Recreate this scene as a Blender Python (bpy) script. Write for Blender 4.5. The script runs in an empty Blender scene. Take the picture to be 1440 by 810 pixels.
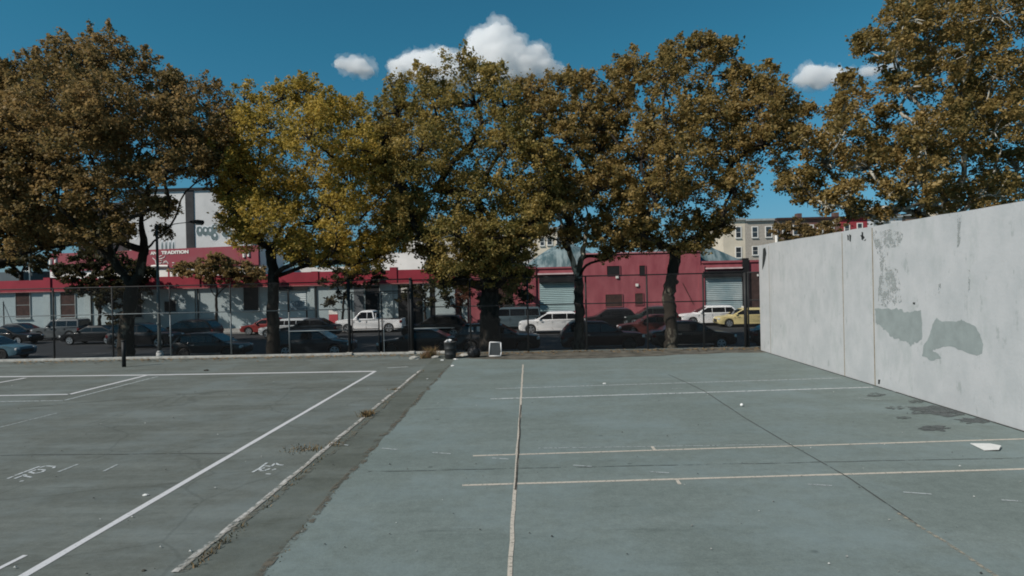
import bpy, bmesh, math, random
import numpy as np
from mathutils import Vector, Matrix

random.seed(7)
SC = bpy.context.scene
COL = SC.collection
R = math.radians

# ------------------------------------------------------------------ camera
FPX = 895.0
YAW, PITCH, ROLL = math.atan(30/FPX), -R(0.26), R(1.3)
EYE = Vector((0, 0, 3.3))
F = Vector((-math.sin(YAW)*math.cos(PITCH), math.cos(YAW)*math.cos(PITCH), math.sin(PITCH)))
RH = F.cross(Vector((0, 0, 1))).normalized()
UH = RH.cross(F).normalized()
CR = math.cos(ROLL)*RH - math.sin(ROLL)*UH
CU = math.sin(ROLL)*RH + math.cos(ROLL)*UH
cam = bpy.data.cameras.new('camera'); co = bpy.data.objects.new('camera', cam); COL.objects.link(co)
cam.sensor_width = 36; cam.lens = 36*FPX/1440; cam.clip_end = 6000; cam.clip_start = 0.1
m = Matrix((CR, CU, -F)).transposed().to_4x4(); m.translation = EYE
co.matrix_world = m
SC.camera = co

def ray(px, py):
    return F + (px-720)/FPX*CR - (py-405)/FPX*CU
def gnd(px, py, z=0.0):
    d = ray(px, py); t = (z-EYE.z)/d.z
    p = EYE + t*d
    return Vector((p.x, p.y, z))
def at(px, py, Y):
    d = ray(px, py); t = Y/d.y
    return EYE + t*d
SUN_TO = Vector((-0.63, -0.44, 0.64)).normalized()

# ------------------------------------------------------------------ scene helpers
def tag(o, label=None, cat=None, group=None, kind=None):
    if label: o['label'] = label
    if cat: o['category'] = cat
    if group: o['group'] = group
    if kind: o['kind'] = kind
    return o
def empty(name, loc=(0, 0, 0), rz=0.0, label=None, cat=None, group=None):
    o = bpy.data.objects.new(name, None); COL.objects.link(o)
    o.location = loc; o.rotation_euler = (0, 0, rz); o.empty_display_size = .3
    return tag(o, label, cat, group)
def copy_tree(o, parent=None):
    c = o.copy(); COL.objects.link(c); c.parent = parent
    for ch in o.children: copy_tree(ch, c)
    return c

class MB:
    def __init__(s): s.v = []; s.f = []
    def add(s, vs, fs):
        n = len(s.v); s.v += [tuple(v) for v in vs]; s.f += [tuple(i+n for i in f) for f in fs]
    def box(s, x0, y0, z0, x1, y1, z1):
        x0, x1 = sorted((x0, x1)); y0, y1 = sorted((y0, y1)); z0, z1 = sorted((z0, z1))
        s.add([(x0,y0,z0),(x1,y0,z0),(x1,y1,z0),(x0,y1,z0),(x0,y0,z1),(x1,y0,z1),(x1,y1,z1),(x0,y1,z1)],
              [(0,3,2,1),(4,5,6,7),(0,1,5,4),(1,2,6,5),(2,3,7,6),(3,0,4,7)]); return s
    def pbox(s, x0, y0, x1, y1, Y, dy=.1):          # pixel rectangle standing on the plane Y
        xm, ym = (x0+x1)/2, (y0+y1)/2
        s.box(at(x0, ym, Y).x, Y, at(xm, y1, Y).z, at(x1, ym, Y).x, Y+dy, at(xm, y0, Y).z); return s
    def prism(s, pts, y0, y1):                       # outline in x,z extruded along y
        n = len(pts)
        s.add([(x, y0, z) for x, z in pts]+[(x, y1, z) for x, z in pts],
              [tuple(range(n)), tuple(range(2*n-1, n-1, -1))]+[(i, i+n, (i+1) % n+n, (i+1) % n) for i in range(n)]); return s
    def slab(s, pts, z0, z1):                        # outline in x,y extruded along z
        n = len(pts)
        s.add([(x, y, z0) for x, y in pts]+[(x, y, z1) for x, y in pts],
              [tuple(range(n-1, -1, -1)), tuple(range(n, 2*n))]+[(i, (i+1) % n, (i+1) % n+n, i+n) for i in range(n)]); return s
    def sheet(s, pts, z):
        s.add([(p[0], p[1], z) for p in pts], [tuple(range(len(pts)))]); return s
    def tube(s, pts, rad, n=8, cap=True):
        pts = [Vector(p) for p in pts]
        if not hasattr(rad, '__len__'): rad = [rad]*len(pts)
        base = len(s.v); vs = []; fs = []
        prev = None
        for i, p in enumerate(pts):
            d = (pts[min(i+1, len(pts)-1)]-pts[max(i-1, 0)]).normalized()
            if prev is None:
                ref = Vector((0, 0, 1)) if abs(d.z) < .8 else Vector((0, 1, 0))
                a = d.cross(ref).normalized()
            else:
                a = prev-d*prev.dot(d)
                a = a.normalized() if a.length > 1e-4 else d.orthogonal().normalized()
            prev = a; b = d.cross(a).normalized()
            for k in range(n):
                t = 2*math.pi*k/n
                vs.append(p+rad[i]*(math.cos(t)*a+math.sin(t)*b))
        for i in range(len(pts)-1):
            for k in range(n):
                fs.append((i*n+k, i*n+(k+1) % n, (i+1)*n+(k+1) % n, (i+1)*n+k))
        if cap:
            fs.append(tuple(range(n-1, -1, -1))); fs.append(tuple(range((len(pts)-1)*n, len(pts)*n)))
        s.add(vs, fs); return s
    def build(s, name, mat, parent=None, smooth=False, bevel=0, seg=2):
        me = bpy.data.meshes.new(name); me.from_pydata(s.v, [], s.f); me.update()
        bm = bmesh.new(); bm.from_mesh(me); bmesh.ops.recalc_face_normals(bm, faces=bm.faces); bm.to_mesh(me); bm.free()
        o = bpy.data.objects.new(name, me); COL.objects.link(o)
        if mat: me.materials.append(mat)
        if smooth: me.polygons.foreach_set('use_smooth', [True]*len(me.polygons))
        if parent: o.parent = parent
        if bevel:
            b = o.modifiers.new('bevel', 'BEVEL'); b.width = bevel; b.segments = seg; b.limit_method = 'ANGLE'; b.angle_limit = R(25)
        return o
def structure(o): o['kind'] = 'structure'; return o

# ------------------------------------------------------------------ materials
MATS = {}
def nmat(name, col, rough=.8, metal=0, var=.15, scale=2.0, col2=None, bump=.0, bscale=30, spec=.3, stretch=None, detail=6, coat=0, pos=(.35,.65)):
    if name in MATS: return MATS[name]
    m = bpy.data.materials.new(name); m.use_nodes = True; nt = m.node_tree; nt.nodes.clear(); L = nt.links.new
    out = nt.nodes.new('ShaderNodeOutputMaterial'); b = nt.nodes.new('ShaderNodeBsdfPrincipled'); L(b.outputs[0], out.inputs[0])
    tc = nt.nodes.new('ShaderNodeTexCoord'); src = tc.outputs['Object']
    if stretch:
        mp = nt.nodes.new('ShaderNodeMapping'); mp.inputs['Scale'].default_value = stretch; L(src, mp.inputs[0]); src = mp.outputs[0]
    n = nt.nodes.new('ShaderNodeTexNoise'); n.inputs['Scale'].default_value = scale; n.inputs['Detail'].default_value = detail; n.inputs['Roughness'].default_value = .62
    L(src, n.inputs['Vector'])
    r = nt.nodes.new('ShaderNodeValToRGB'); r.color_ramp.elements[0].position = pos[0]; r.color_ramp.elements[1].position = pos[1]
    c = Vector(col)
    a0 = c*(1-var); a1 = Vector(col2) if col2 else c*(1+var)
    r.color_ramp.elements[0].color = (*a0, 1); r.color_ramp.elements[1].color = (*a1, 1)
    L(n.outputs['Fac'], r.inputs[0]); L(r.outputs[0], b.inputs['Base Color'])
    b.inputs['Roughness'].default_value = rough; b.inputs['Metallic'].default_value = metal; b.inputs['Specular IOR Level'].default_value = spec
    if coat: b.inputs['Coat Weight'].default_value = coat; b.inputs['Coat Roughness'].default_value = .05
    if bump:
        n2 = nt.nodes.new('ShaderNodeTexNoise'); n2.inputs['Scale'].default_value = bscale; n2.inputs['Detail'].default_value = 4
        L(src, n2.inputs['Vector'])
        bp = nt.nodes.new('ShaderNodeBump'); bp.inputs['Strength'].default_value = bump; bp.inputs['Distance'].default_value = .02
        L(n2.outputs['Fac'], bp.inputs['Height']); L(bp.outputs[0], b.inputs['Normal'])
    MATS[name] = m
    return m

def ground_mat(name, base, dark, light, streak=(.25, 1.6, 1), s1=.55, s2=9, cracks=0.0):
    """weathered asphalt or concrete: broad cloudy tone, long streaks, aggregate speckle, small stains"""
    m = bpy.data.materials.new(name); m.use_nodes = True; nt = m.node_tree; nt.nodes.clear(); L = nt.links.new
    N = nt.nodes.new
    out = N('ShaderNodeOutputMaterial'); b = N('ShaderNodeBsdfPrincipled'); L(b.outputs[0], out.inputs[0])
    tc = N('ShaderNodeTexCoord'); mp = N('ShaderNodeMapping'); mp.inputs['Scale'].default_value = streak; L(tc.outputs['Object'], mp.inputs[0])
    def noise(vec, sc, det=5, ro=.6):
        n = N('ShaderNodeTexNoise'); n.inputs['Scale'].default_value = sc; n.inputs['Detail'].default_value = det; n.inputs['Roughness'].default_value = ro; L(vec, n.inputs['Vector']); return n.outputs['Fac']
    def ramp(fac, p0, p1, c0=(0,0,0), c1=(1,1,1)):
        r = N('ShaderNodeValToRGB'); r.color_ramp.elements[0].position = p0; r.color_ramp.elements[1].position = p1
        r.color_ramp.elements[0].color = (*c0, 1); r.color_ramp.elements[1].color = (*c1, 1); L(fac, r.inputs[0]); return r.outputs[0]
    def mix(fac, a, c, mode='MIX'):
        x = N('ShaderNodeMix'); x.data_type = 'RGBA'; x.blend_type = mode
        if isinstance(fac, float): x.inputs[0].default_value = fac
        else: L(fac, x.inputs[0])
        for s, i in ((a, 6), (c, 7)):
            if isinstance(s, tuple): x.inputs[i].default_value = (*s, 1)
            else: L(s, x.inputs[i])
        return x.outputs[2]
    c = ramp(noise(tc.outputs['Object'], s1, 6, .65), .32, .68, dark, base)
    c = mix(ramp(noise(mp.outputs[0], .9, 7, .7), .48, .72), c, light)
    c = mix(ramp(noise(mp.outputs[0], 2.3, 5, .7), .60, .78), c, tuple(x*.72 for x in dark))
    sp = ramp(noise(tc.outputs['Object'], 55, 3, .8), .3, .7, (.84,)*3, (1.15,)*3)
    c = mix(.9, c, sp, 'MULTIPLY')
    v = N('ShaderNodeTexVoronoi'); v.inputs['Scale'].default_value = .8; L(tc.outputs['Object'], v.inputs['Vector'])
    st = ramp(v.outputs['Distance'], .02, .05, (.45,)*3, (1,)*3)
    c = mix(.8, c, st, 'MULTIPLY')
    v2 = N('ShaderNodeTexVoronoi'); v2.inputs['Scale'].default_value = 2.6; L(tc.outputs['Object'], v2.inputs['Vector'])
    c = mix(.5, c, ramp(v2.outputs['Distance'], .012, .03, (1.7,)*3, (1,)*3), 'MULTIPLY')
    sm = N('ShaderNodeMapping'); sm.inputs['Scale'].default_value = (3, .35, 1); sm.inputs['Rotation'].default_value = (0, 0, .9); L(tc.outputs['Object'], sm.inputs[0])
    c = mix(ramp(noise(sm.outputs[0], 1.7, 9, .8), .66, .74), c, tuple(x*1.5 for x in light))
    c = mix(ramp(noise(tc.outputs['Object'], 1.9, 9, .75), .60, .72), c, tuple(x*.8 for x in dark))
    c = mix(.85, c, ramp(noise(tc.outputs['Object'], 5, 8, .72), .33, .67, (.86,)*3, (1.13,)*3), 'MULTIPLY')
    c = mix(.85, c, ramp(noise(tc.outputs['Object'], 22, 5, .8), .33, .67, (.88,)*3, (1.12,)*3), 'MULTIPLY')
    bl = ramp(noise(tc.outputs['Object'], .38, 8, .72), .46, .64)
    c = mix(bl, c, mix(.5, c, tuple(x*(1.08 if i == 0 else 1.16 if i == 1 else 1.26) for i, x in enumerate(light))))
    if cracks:
        nz = N('ShaderNodeTexNoise'); nz.inputs['Scale'].default_value = 1.5; nz.inputs['Detail'].default_value = 6; L(tc.outputs['Object'], nz.inputs['Vector'])
        ad = N('ShaderNodeMix'); ad.data_type = 'RGBA'; ad.inputs[0].default_value = .22; L(tc.outputs['Object'], ad.inputs[6]); L(nz.outputs['Color'], ad.inputs[7])
        v3 = N('ShaderNodeTexVoronoi'); v3.feature = 'DISTANCE_TO_EDGE'; v3.inputs['Scale'].default_value = .42; L(ad.outputs[2], v3.inputs['Vector'])
        c = mix(cracks, c, ramp(v3.outputs['Distance'], .004, .010, (.5,)*3, (1,)*3), 'MULTIPLY')
    L(c, b.inputs['Base Color']); b.inputs['Roughness'].default_value = .88; b.inputs['Specular IOR Level'].default_value = .25
    bp = N('ShaderNodeBump'); bp.inputs['Strength'].default_value = .35; bp.inputs['Distance'].default_value = .01
    L(noise(tc.outputs['Object'], 60, 3), bp.inputs['Height']); L(bp.outputs[0], b.inputs['Normal'])
    MATS[name] = m; return m

def paint_mat(name, col, wear=.5, sc=14, rough=.7):
    m = bpy.data.materials.new(name); m.use_nodes = True; nt = m.node_tree; nt.nodes.clear(); L = nt.links.new; N = nt.nodes.new
    out = N('ShaderNodeOutputMaterial'); b = N('ShaderNodeBsdfPrincipled'); t = N('ShaderNodeBsdfTransparent'); mx = N('ShaderNodeMixShader')
    b.inputs['Base Color'].default_value = (*col, 1); b.inputs['Roughness'].default_value = rough
    tc = N('ShaderNodeTexCoord'); n = N('ShaderNodeTexNoise'); n.inputs['Scale'].default_value = sc; n.inputs['Detail'].default_value = 8; n.inputs['Roughness'].default_value = .75
    L(tc.outputs['Object'], n.inputs['Vector'])
    r = N('ShaderNodeValToRGB'); r.color_ramp.elements[0].position = wear-.07; r.color_ramp.elements[1].position = wear+.07
    L(n.outputs['Fac'], r.inputs[0]); L(r.outputs[0], mx.inputs[0]); L(t.outputs[0], mx.inputs[1]); L(b.outputs[0], mx.inputs[2]); L(mx.outputs[0], out.inputs[0])
    MATS[name] = m; return m

def leaf_mat(name, c0, c1, c2, trans=.5):
    m = bpy.data.materials.new(name); m.use_nodes = True; nt = m.node_tree; nt.nodes.clear(); L = nt.links.new; N = nt.nodes.new
    out = N('ShaderNodeOutputMaterial'); d = N('ShaderNodeBsdfDiffuse'); t = N('ShaderNodeBsdfTranslucent'); g = N('ShaderNodeBsdfGlossy'); mx = N('ShaderNodeMixShader'); m2 = N('ShaderNodeMixShader')
    ge = N('ShaderNodeNewGeometry'); tc = N('ShaderNodeTexCoord'); n = N('ShaderNodeTexNoise'); n.inputs['Scale'].default_value = .7; n.inputs['Detail'].default_value = 3
    L(tc.outputs['Object'], n.inputs['Vector'])
    ma = N('ShaderNodeMath'); ma.operation = 'MULTIPLY_ADD'; ma.inputs[1].default_value = .45; L(ge.outputs['Random Per Island'], ma.inputs[0])
    mb_ = N('ShaderNodeMath'); mb_.operation = 'MULTIPLY_ADD'; mb_.inputs[1].default_value = 1.5; mb_.inputs[2].default_value = -.45; L(n.outputs['Fac'], mb_.inputs[0]); L(mb_.outputs[0], ma.inputs[2])
    r = N('ShaderNodeValToRGB'); r.color_ramp.elements[0].position = .1; r.color_ramp.elements[1].position = .95
    e = r.color_ramp.elements.new(.5)
    r.color_ramp.elements[0].color = (*c0, 1); e.color = (*c1, 1); r.color_ramp.elements[2].color = (*c2, 1)
    L(ma.outputs[0], r.inputs[0]); L(r.outputs[0], d.inputs[0]); L(r.outputs[0], t.inputs[0])
    g.inputs['Roughness'].default_value = .6; g.inputs[0].default_value = (.8, .8, .8, 1)
    mx.inputs[0].default_value = trans; L(d.outputs[0], mx.inputs[1]); L(t.outputs[0], mx.inputs[2])
    m2.inputs[0].default_value = .02; L(mx.outputs[0], m2.inputs[1]); L(g.outputs[0], m2.inputs[2]); L(m2.outputs[0], out.inputs[0])
    MATS[name] = m; return m

def bark_mat(name, dark, light, lo=.52, hi=.6):
    m = nmat(name, dark, rough=.95, var=.0, col2=light, scale=2.2, stretch=(1, 1, .55), bump=.6, bscale=9, detail=3, pos=(lo, hi), spec=.1)
    return m

# ------------------------------------------------------------------ world and sun
world = bpy.data.worlds.new('World'); SC.world = world; world.use_nodes = True
nt = world.node_tree; nt.nodes.clear()
wo = nt.nodes.new('ShaderNodeOutputWorld'); bg = nt.nodes.new('ShaderNodeBackground'); sky = nt.nodes.new('ShaderNodeTexSky')
sky.sky_type = 'NISHITA'; sky.sun_disc = False
sky.sun_elevation = math.asin(SUN_TO.z); sky.sun_rotation = math.atan2(SUN_TO.x, SUN_TO.y)
sky.air_density = 1.0; sky.dust_density = .25; sky.ozone_density = 2.6
hs = nt.nodes.new('ShaderNodeMix'); hs.data_type = 'RGBA'; hs.blend_type = 'MULTIPLY'; hs.inputs[0].default_value = 1; hs.inputs[7].default_value = (.44, .93, 1.12, 1)
wc = nt.nodes.new('ShaderNodeTexCoord'); wz = nt.nodes.new('ShaderNodeSeparateXYZ'); wr = nt.nodes.new('ShaderNodeValToRGB')
nt.links.new(wc.outputs['Generated'], wz.inputs[0]); nt.links.new(wz.outputs['Z'], wr.inputs[0]); nt.links.new(wr.outputs[0], hs.inputs[7])
wr.color_ramp.elements[0].position = .0; wr.color_ramp.elements[0].color = (.50, .66, 1.0, 1); wr.color_ramp.elements[1].position = .34; wr.color_ramp.elements[1].color = (.36, 1.20, 1.20, 1)
e_ = wr.color_ramp.elements.new(.15); e_.color = (.46, 1.06, 1.18, 1)
nt.links.new(sky.outputs[0], hs.inputs[6]); nt.links.new(hs.outputs[2], bg.inputs[0]); nt.links.new(bg.outputs[0], wo.inputs[0])
bg.inputs[1].default_value = .06
sl = bpy.data.lights.new('sun', 'SUN'); sl.energy = 4.6; sl.angle = R(.53); sl.color = (1, .925, .84)
so = bpy.data.objects.new('sun', sl); COL.objects.link(so)
so.rotation_euler = SUN_TO.to_track_quat('Z', 'Y').to_euler(); so.location = (-30, -20, 60)
SC.view_settings.view_transform = 'Standard'; SC.view_settings.look = 'None'; SC.view_settings.exposure = 0; SC.view_settings.gamma = 1
SC.view_settings.use_curve_mapping = False
SC.cycles.max_bounces = 32; SC.cycles.diffuse_bounces = 5; SC.cycles.glossy_bounces = 3; SC.cycles.transparent_max_bounces = 12
SC.cycles.volume_bounces = 32; SC.cycles.use_denoising = True; SC.cycles.pixel_filter_type = 'BLACKMAN_HARRIS'; SC.cycles.filter_width = 1.85
SC.cycles.caustics_reflective = False; SC.cycles.caustics_refractive = False

# ------------------------------------------------------------------ ground
STREET, WALK = -.6, -.45
YK, YK2, YF = 35.9, 58.0, 63.5     # near kerb, far kerb, facades
m_asph = ground_mat('old_asphalt', (.130, .142, .128), (.100, .110, .098), (.160, .178, .165), cracks=.3)
m_strip = ground_mat('strip_asphalt', (.108, .119, .102), (.083, .092, .079), (.135, .147, .130), s1=1.2)
m_conc = ground_mat('green_concrete', (.160, .192, .180), (.138, .168, .157), (.180, .214, .203), streak=(.12, .8, 1), s1=.35)
m_street = ground_mat('street_asphalt', (.022, .023, .024), (.017, .018, .019), (.028, .028, .029))
m_walk = ground_mat('sidewalk_concrete', (.075, .07, .062), (.05, .047, .042), (.10, .095, .085), s1=1.1)
m_dirt = nmat('earth', (.10, .09, .07), scale=3)

g = MB().sheet([(-900, -300), (900, -300), (900, 1600), (-900, 1600)], -.75).build('ground', m_dirt); structure(g)
g = MB().box(-70, -25, -.3, 60, 31.75, 0).build('play_court', m_asph); structure(g)
def line_x(p, q, y):                       # x on the ground line p-q at y
    return p.x+(q.x-p.x)*(y-p.y)/(q.y-p.y)
jA, jB = gnd(247, 806), gnd(592, 520)
eA, eB = gnd(368, 808), gnd(634, 512)
Y0, Y1 = -3, 31.2
def jag(p, q, ya, yb, amp, n=90):
    return [(line_x(p, q, ya+(yb-ya)*i/n)+random.uniform(-amp, amp), ya+(yb-ya)*i/n) for i in range(n+1)]
left = jag(jA, jB, Y0, Y1, .015); right = jag(eA, eB, Y0, 29.6, .03)
g = MB().sheet(left+[(right[-1][0], Y1)]+right[::-1], .004).build('asphalt_strip', m_strip); structure(g)
g = MB().sheet(right+[(26, 29.9), (26, Y0)], .008).build('handball_court', m_conc); structure(g)
# leaf litter and grit band before the fence, tree shade blotched into its colour
g = MB().sheet([(line_x(eA, eB, 29.2), 29.2), (-2.2, 28.5), (-.9, 28.1), (.3, 27.9), (1.5, 28.05), (3, 28.0), (4.2, 28.3), (5.5, 28.4), (6.6, 28.9), (7.6, 28.8), (8.6, 29.2), (10, 29.0), (11.4, 29.3), (13, 29.1), (40, 30), (40, 31.2), (-3.9, 31.2)], .012).build('dirt_ground', nmat('litter_dirt', (.085, .077, .06), scale=1.6, var=.4, bump=.6, col2=(.155, .142, .115), detail=9)); structure(g)
wk = MB(); n = 1
wk.add([(-70, 32.05, -.06), (60, 32.05, -.06), (60, YK, WALK), (-70, YK, WALK), (-70, 32.05, -.74), (60, 32.05, -.74), (60, YK, -.74), (-70, YK, -.74)],
       [(0,1,2,3),(7,6,5,4),(0,4,5,1),(1,5,6,2),(2,6,7,3),(3,7,4,0)])
structure(wk.build('sidewalk', m_walk))
structure(MB().box(-70, YK+.002, -.74, 60, YK+.17, WALK+.01).build('kerb', nmat('kerb_stone', (.24, .235, .22), scale=4), bevel=.02))
structure(MB().box(-130, YK+.18, -.74, 130, YK2-.18, STREET).build('street', m_street))
structure(MB().box(-130, YK2-.17, -.74, 130, YK2-.002, WALK+.01).build('kerb', MATS['kerb_stone'], bevel=.02))
structure(MB().box(-130, YK2, -.74, 130, YF+60, WALK).build('pavement', nmat('far_pavement', (.27, .265, .245), scale=1.5, var=.25)))
ln = MB()
for i in range(-24, 24): ln.box(i*5, 41.2, STREET, i*5+2, 41.3, STREET+.004); ln.box(i*5, 52.2, STREET, i*5+2, 52.3, STREET+.004)
structure(ln.build('lane_marking', paint_mat('road_white', (.22, .22, .22), .5)))

def strip(pts, w, z, seg=.5, wob=0.0):
    mb = MB()
    for a, b in zip(pts[:-1], pts[1:]):
        a = Vector((a.x, a.y)); b = Vector((b.x, b.y)); d = b-a; L = d.length; d.normalize(); nrm = Vector((-d.y, d.x))
        k = max(1, int(L/seg)); row = []
        for i in range(k+1):
            p = a+d*L*i/k; o = random.uniform(-wob, wob)
            row.append((p+nrm*(w/2*random.uniform(.9, 1.1)+o), p-nrm*(w/2*random.uniform(.9, 1.1)-o)))
        for (l0, r0), (l1, r1) in zip(row[:-1], row[1:]):
            mb.add([(l0.x, l0.y, z), (l1.x, l1.y, z), (r1.x, r1.y, z), (r0.x, r0.y, z)], [(0, 3, 2, 1)])
    return mb
P_W = paint_mat('court_white', (.56, .56, .57), .36, 22)
P_F = paint_mat('faded_white', (.36, .39, .39), .44, 14)
P_C = paint_mat('cream_paint', (.50, .45, .38), .40, 18)
P_B = paint_mat('broken_white', (.50, .48, .45), .49, 3.2)
def mark(px, w, mat, z=.0, name='court_line', wob=0.0):
    structure(strip([gnd(*p) for p in px], w, z, wob=wob).build(name, mat))
mark([(28, 813), (528, 522)], .115, P_W, .005)
mark([(-60, 530.6), (207, 527.5), (527, 522.3)], .26, P_W, .0055)
mark([(-60, 557.6), (97.6, 554.7), (206, 528)], .17, P_W, .006)
mark([(-60, 566), (90, 563.3), (222, 529.5)], .12, P_F, .005)
mark([(-40, 545), (36, 531.5)], .16, P_W, .0045)
mark([(-14, 806), (36, 781)], .07, P_W, .005)
mark([(0, 601), (80, 581)], .06, P_F, .005)
mark([(545, 517.5), (574, 515.8)], .2, P_F, .0062)
mark([(697, 547), (1182, 532)], .11, P_F, .012)
mark([(690, 561.5), (1228, 545)], .11, paint_mat('white_thin', (.52, .54, .54), .43, 12), .0125)
mark([(665, 641.7), (1470, 617)], .075, P_C, .012)
mark([(757, 631), (1110, 625.5)], .035, P_F, .0125)
mark([(650, 683.3), (1470, 659.5)], .078, P_C, .012)
mark([(917, 628.5), (921, 634)], .06, P_C, .0132)
mark([(952, 675.5), (956, 682)], .055, P_C, .0132)
for a, b in (((537,631),(560,633)),((608,637),(634,639)),((692,645),(716,646.5)),((806,655),(832,657)),((912,664),(941,666)),
             ((1136,682),(1170,684)),((1270,693),(1310,696)),((1408,704),(1436,706)),((470,624),(490,627)),((1206,560),(1240,563)),((945,547),(960,546))):
    mark([a, b], .05, P_F, .0136, 'chalk_mark')
mark([(735.5, 513), (731, 588), (727, 640), (722, 720), (716.5, 815)], .055, P_C, .0145, wob=.008)
crack = nmat('crack_dirt', (.055, .05, .042), scale=6, var=.4)
mark([(732.2, 570), (729, 640), (725, 690)], .03, crack, .0155, 'ground_crack', wob=.01)
mark([(940, 527), (990, 550), (1050, 590), (1120, 631), (1192, 672), (1290, 738)], .024, paint_mat('thin_crack', (.05, .05, .045), .42, 2), .0142, 'ground_crack', wob=.008)
mark([(1262, 722), (1330, 764), (1405, 815)], .05, paint_mat('joint_sand', (.30, .27, .21), .5, 9), .0147, 'ground_joint', wob=.01)
mark([(517, 664), (940, 655), (1440, 645)], .03, paint_mat('faint_crack', (.085, .10, .095), .47, 3), .0141, 'ground_crack', wob=.02)
mark([(0, 640.5), (330, 637.5)], .035, paint_mat('faint_crack_left', (.06, .062, .055), .45, 3), .0052, 'ground_crack', wob=.02)
mark([(0, 566+10), (330, 549), (600, 540)], .03, MATS['faint_crack_left'], .0048, 'ground_crack', wob=.02)
mark([(247, 806), (592, 520)], .085, P_B, .0165, 'court_line', wob=.02)
mark([(251, 806), (594, 520)], .045, paint_mat('eroded_white', (.34, .32, .28), .5, 7), .0170, 'court_line', wob=.02)
mark([(256, 806), (496, 612), (595, 521)], .10, paint_mat('joint_soil', (.14, .13, .10), .54, 3), .0155, 'ground_joint', wob=.04)
mark([(366, 812), (540, 612), (633, 514)], .12, paint_mat('edge_soil', (.12, .105, .08), .53, 3), .0155, 'ground_joint', wob=.05)
# chalked figures on the asphalt, a scrawl each
def scribble(strokes, w, z, name='chalk_scrawl'):
    mb = MB()
    for s in strokes:
        q = strip([gnd(*p) for p in s], w, z, seg=.2); mb.add(q.v, q.f)
    structure(mb.build(name, paint_mat('chalk_white', (.5, .53, .54), .42, 20) if 'chalk_white' not in MATS else MATS['chalk_white']))
def zz(l, ox, oy, k): return [[(ox+x/k, oy+y/k) for x, y in s] for s in l]
scribble(zz([[(205,465),(330,395),(480,285)],[(440,345),(560,355),(640,290),(700,325),(790,330)],[(345,430),(360,400),(440,380)],[(345,440),(430,435),(540,395)],[(580,425),(650,400)],[(455,495),(550,500)]], 340, 630, 13.5), .05, .0066)
scribble(zz([[(85,595),(150,570)],[(165,595),(260,560),(360,580)],[(170,560),(330,500),(450,455)],[(450,470),(520,450),(625,455),(610,475)],[(335,520),(400,535),(480,520),(510,495),(420,490),(335,520)],[(225,625),(270,620)],[(265,550),(300,560)]], 0, 600, 8.1), .05, .0066)
mark([(82, 664), (110, 653)], .06, P_F, .0066, 'chalk_mark'); mark([(146, 663), (165, 653.5)], .05, P_F, .0066, 'chalk_mark')
# damp stains at the foot of the wall
st_m = paint_mat('damp_stain', (.07, .08, .076), .50, 4.5, .5)
st_d = paint_mat('wet_stain', (.045, .052, .05), .45, 4.5, .4)
def stain(px, py, rx, ry, z, mat=st_m):
    n = 22; pts = []
    for i in range(n):
        t = 2*math.pi*i/n; k = random.uniform(.6, 1.3)
        p = gnd(px+rx*k*math.cos(t), py+ry*k*math.sin(t)); pts.append((p.x, p.y))
    structure(MB().sheet(pts, z).build('damp_stain', mat))
for i, a in enumerate(((1318,577,42,6.5),(1336,583,22,5),(1372,592,26,4.5),(1314,603.5,20,4),(1288,565,12,2.5),(1262,574,14,2.5),(1230,556,12,2.5),(1272,588,10,2))):
    stain(*a, .0162+i*.0006, st_m if i in (4,5,6,7) else st_d)

gr = MB()
for _ in range(260):
    y = random.uniform(4, 30) if random.random() < .6 else random.uniform(4, 14); x = random.uniform(-.85, .85)*y; r_ = random.uniform(.006, .018)
    if x > 9: continue
    gr.add([(x-r_, y-r_*.7, .02), (x+r_, y-r_*.5, .02), (x+r_*.8, y+r_, .02), (x-r_*.6, y+r_*.8, .02), (x, y, .02+r_)], [(0,1,4),(1,2,4),(2,3,4),(3,0,4)])
tag(gr.build('grit', nmat('grit', (.05, .05, .045), scale=1.0, var=.2, col2=(.55, .55, .52), pos=(.52, .58))), None, None, None, 'stuff')
# ------------------------------------------------------------------ weeds, leaf litter
def tufts(name, spots, mat, kind='stuff', label=None, cat=None):
    mb = MB()
    for p, r, h, n in spots:
        for _ in range(n):
            a = random.uniform(0, 6.28); q = Vector((p.x+r*random.gauss(0, .5), p.y+r*random.gauss(0, .5), p.z))
            hh = h*random.uniform(.4, 1); w = .008+.004*random.random(); lean = Vector((random.gauss(0, .35), random.gauss(0, .35), 1))*hh
            d = Vector((math.cos(a), math.sin(a), 0))*w
            mb.add([q-d, q+d, q+lean*.6+d*.7, q+lean*.6-d*.7, q+lean+Vector((lean.x*.4, lean.y*.4, -hh*.1))], [(0,1,2,3),(3,2,4)])
    o = mb.build(name, mat); tag(o, label, cat, None, kind); return o
m_weed = nmat('dry_weed', (.16, .13, .05), scale=6, var=.4, col2=(.22, .14, .07))
sp = []
for i in range(60):
    t = random.random(); p = gnd(262+(594-262)*t+2, 806+(521-806)*t); clump = random.random()
    sp.append((p, .08, .03+.05*clump, 4))
for (px, py, r, h, n) in ((514, 586, .13, .22, 90), (520, 583, .1, .18, 50), (425, 632, .38, .055, 110), (440, 633, .2, .08, 40), (470, 626, .2, .08, 40), (556, 548, .2, .08, 40)):
    sp.append((gnd(px, py), r, h, n))
for i in range(50):
    t = random.random(); sp.append((gnd(366+(633-366)*t, 812+(514-812)*t), .07, .03, 3))
tufts('grass', sp, m_weed)
tufts('weed', [(gnd(606, 503), .28, .65, 260), (gnd(596, 504), .2, .4, 90)], nmat('reddish_weed', (.2, .16, .06), scale=2, var=.3, col2=(.20, .10, .06)), None, 'dry yellow and reddish weed clump growing at the foot of the gate', 'weed')
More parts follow.
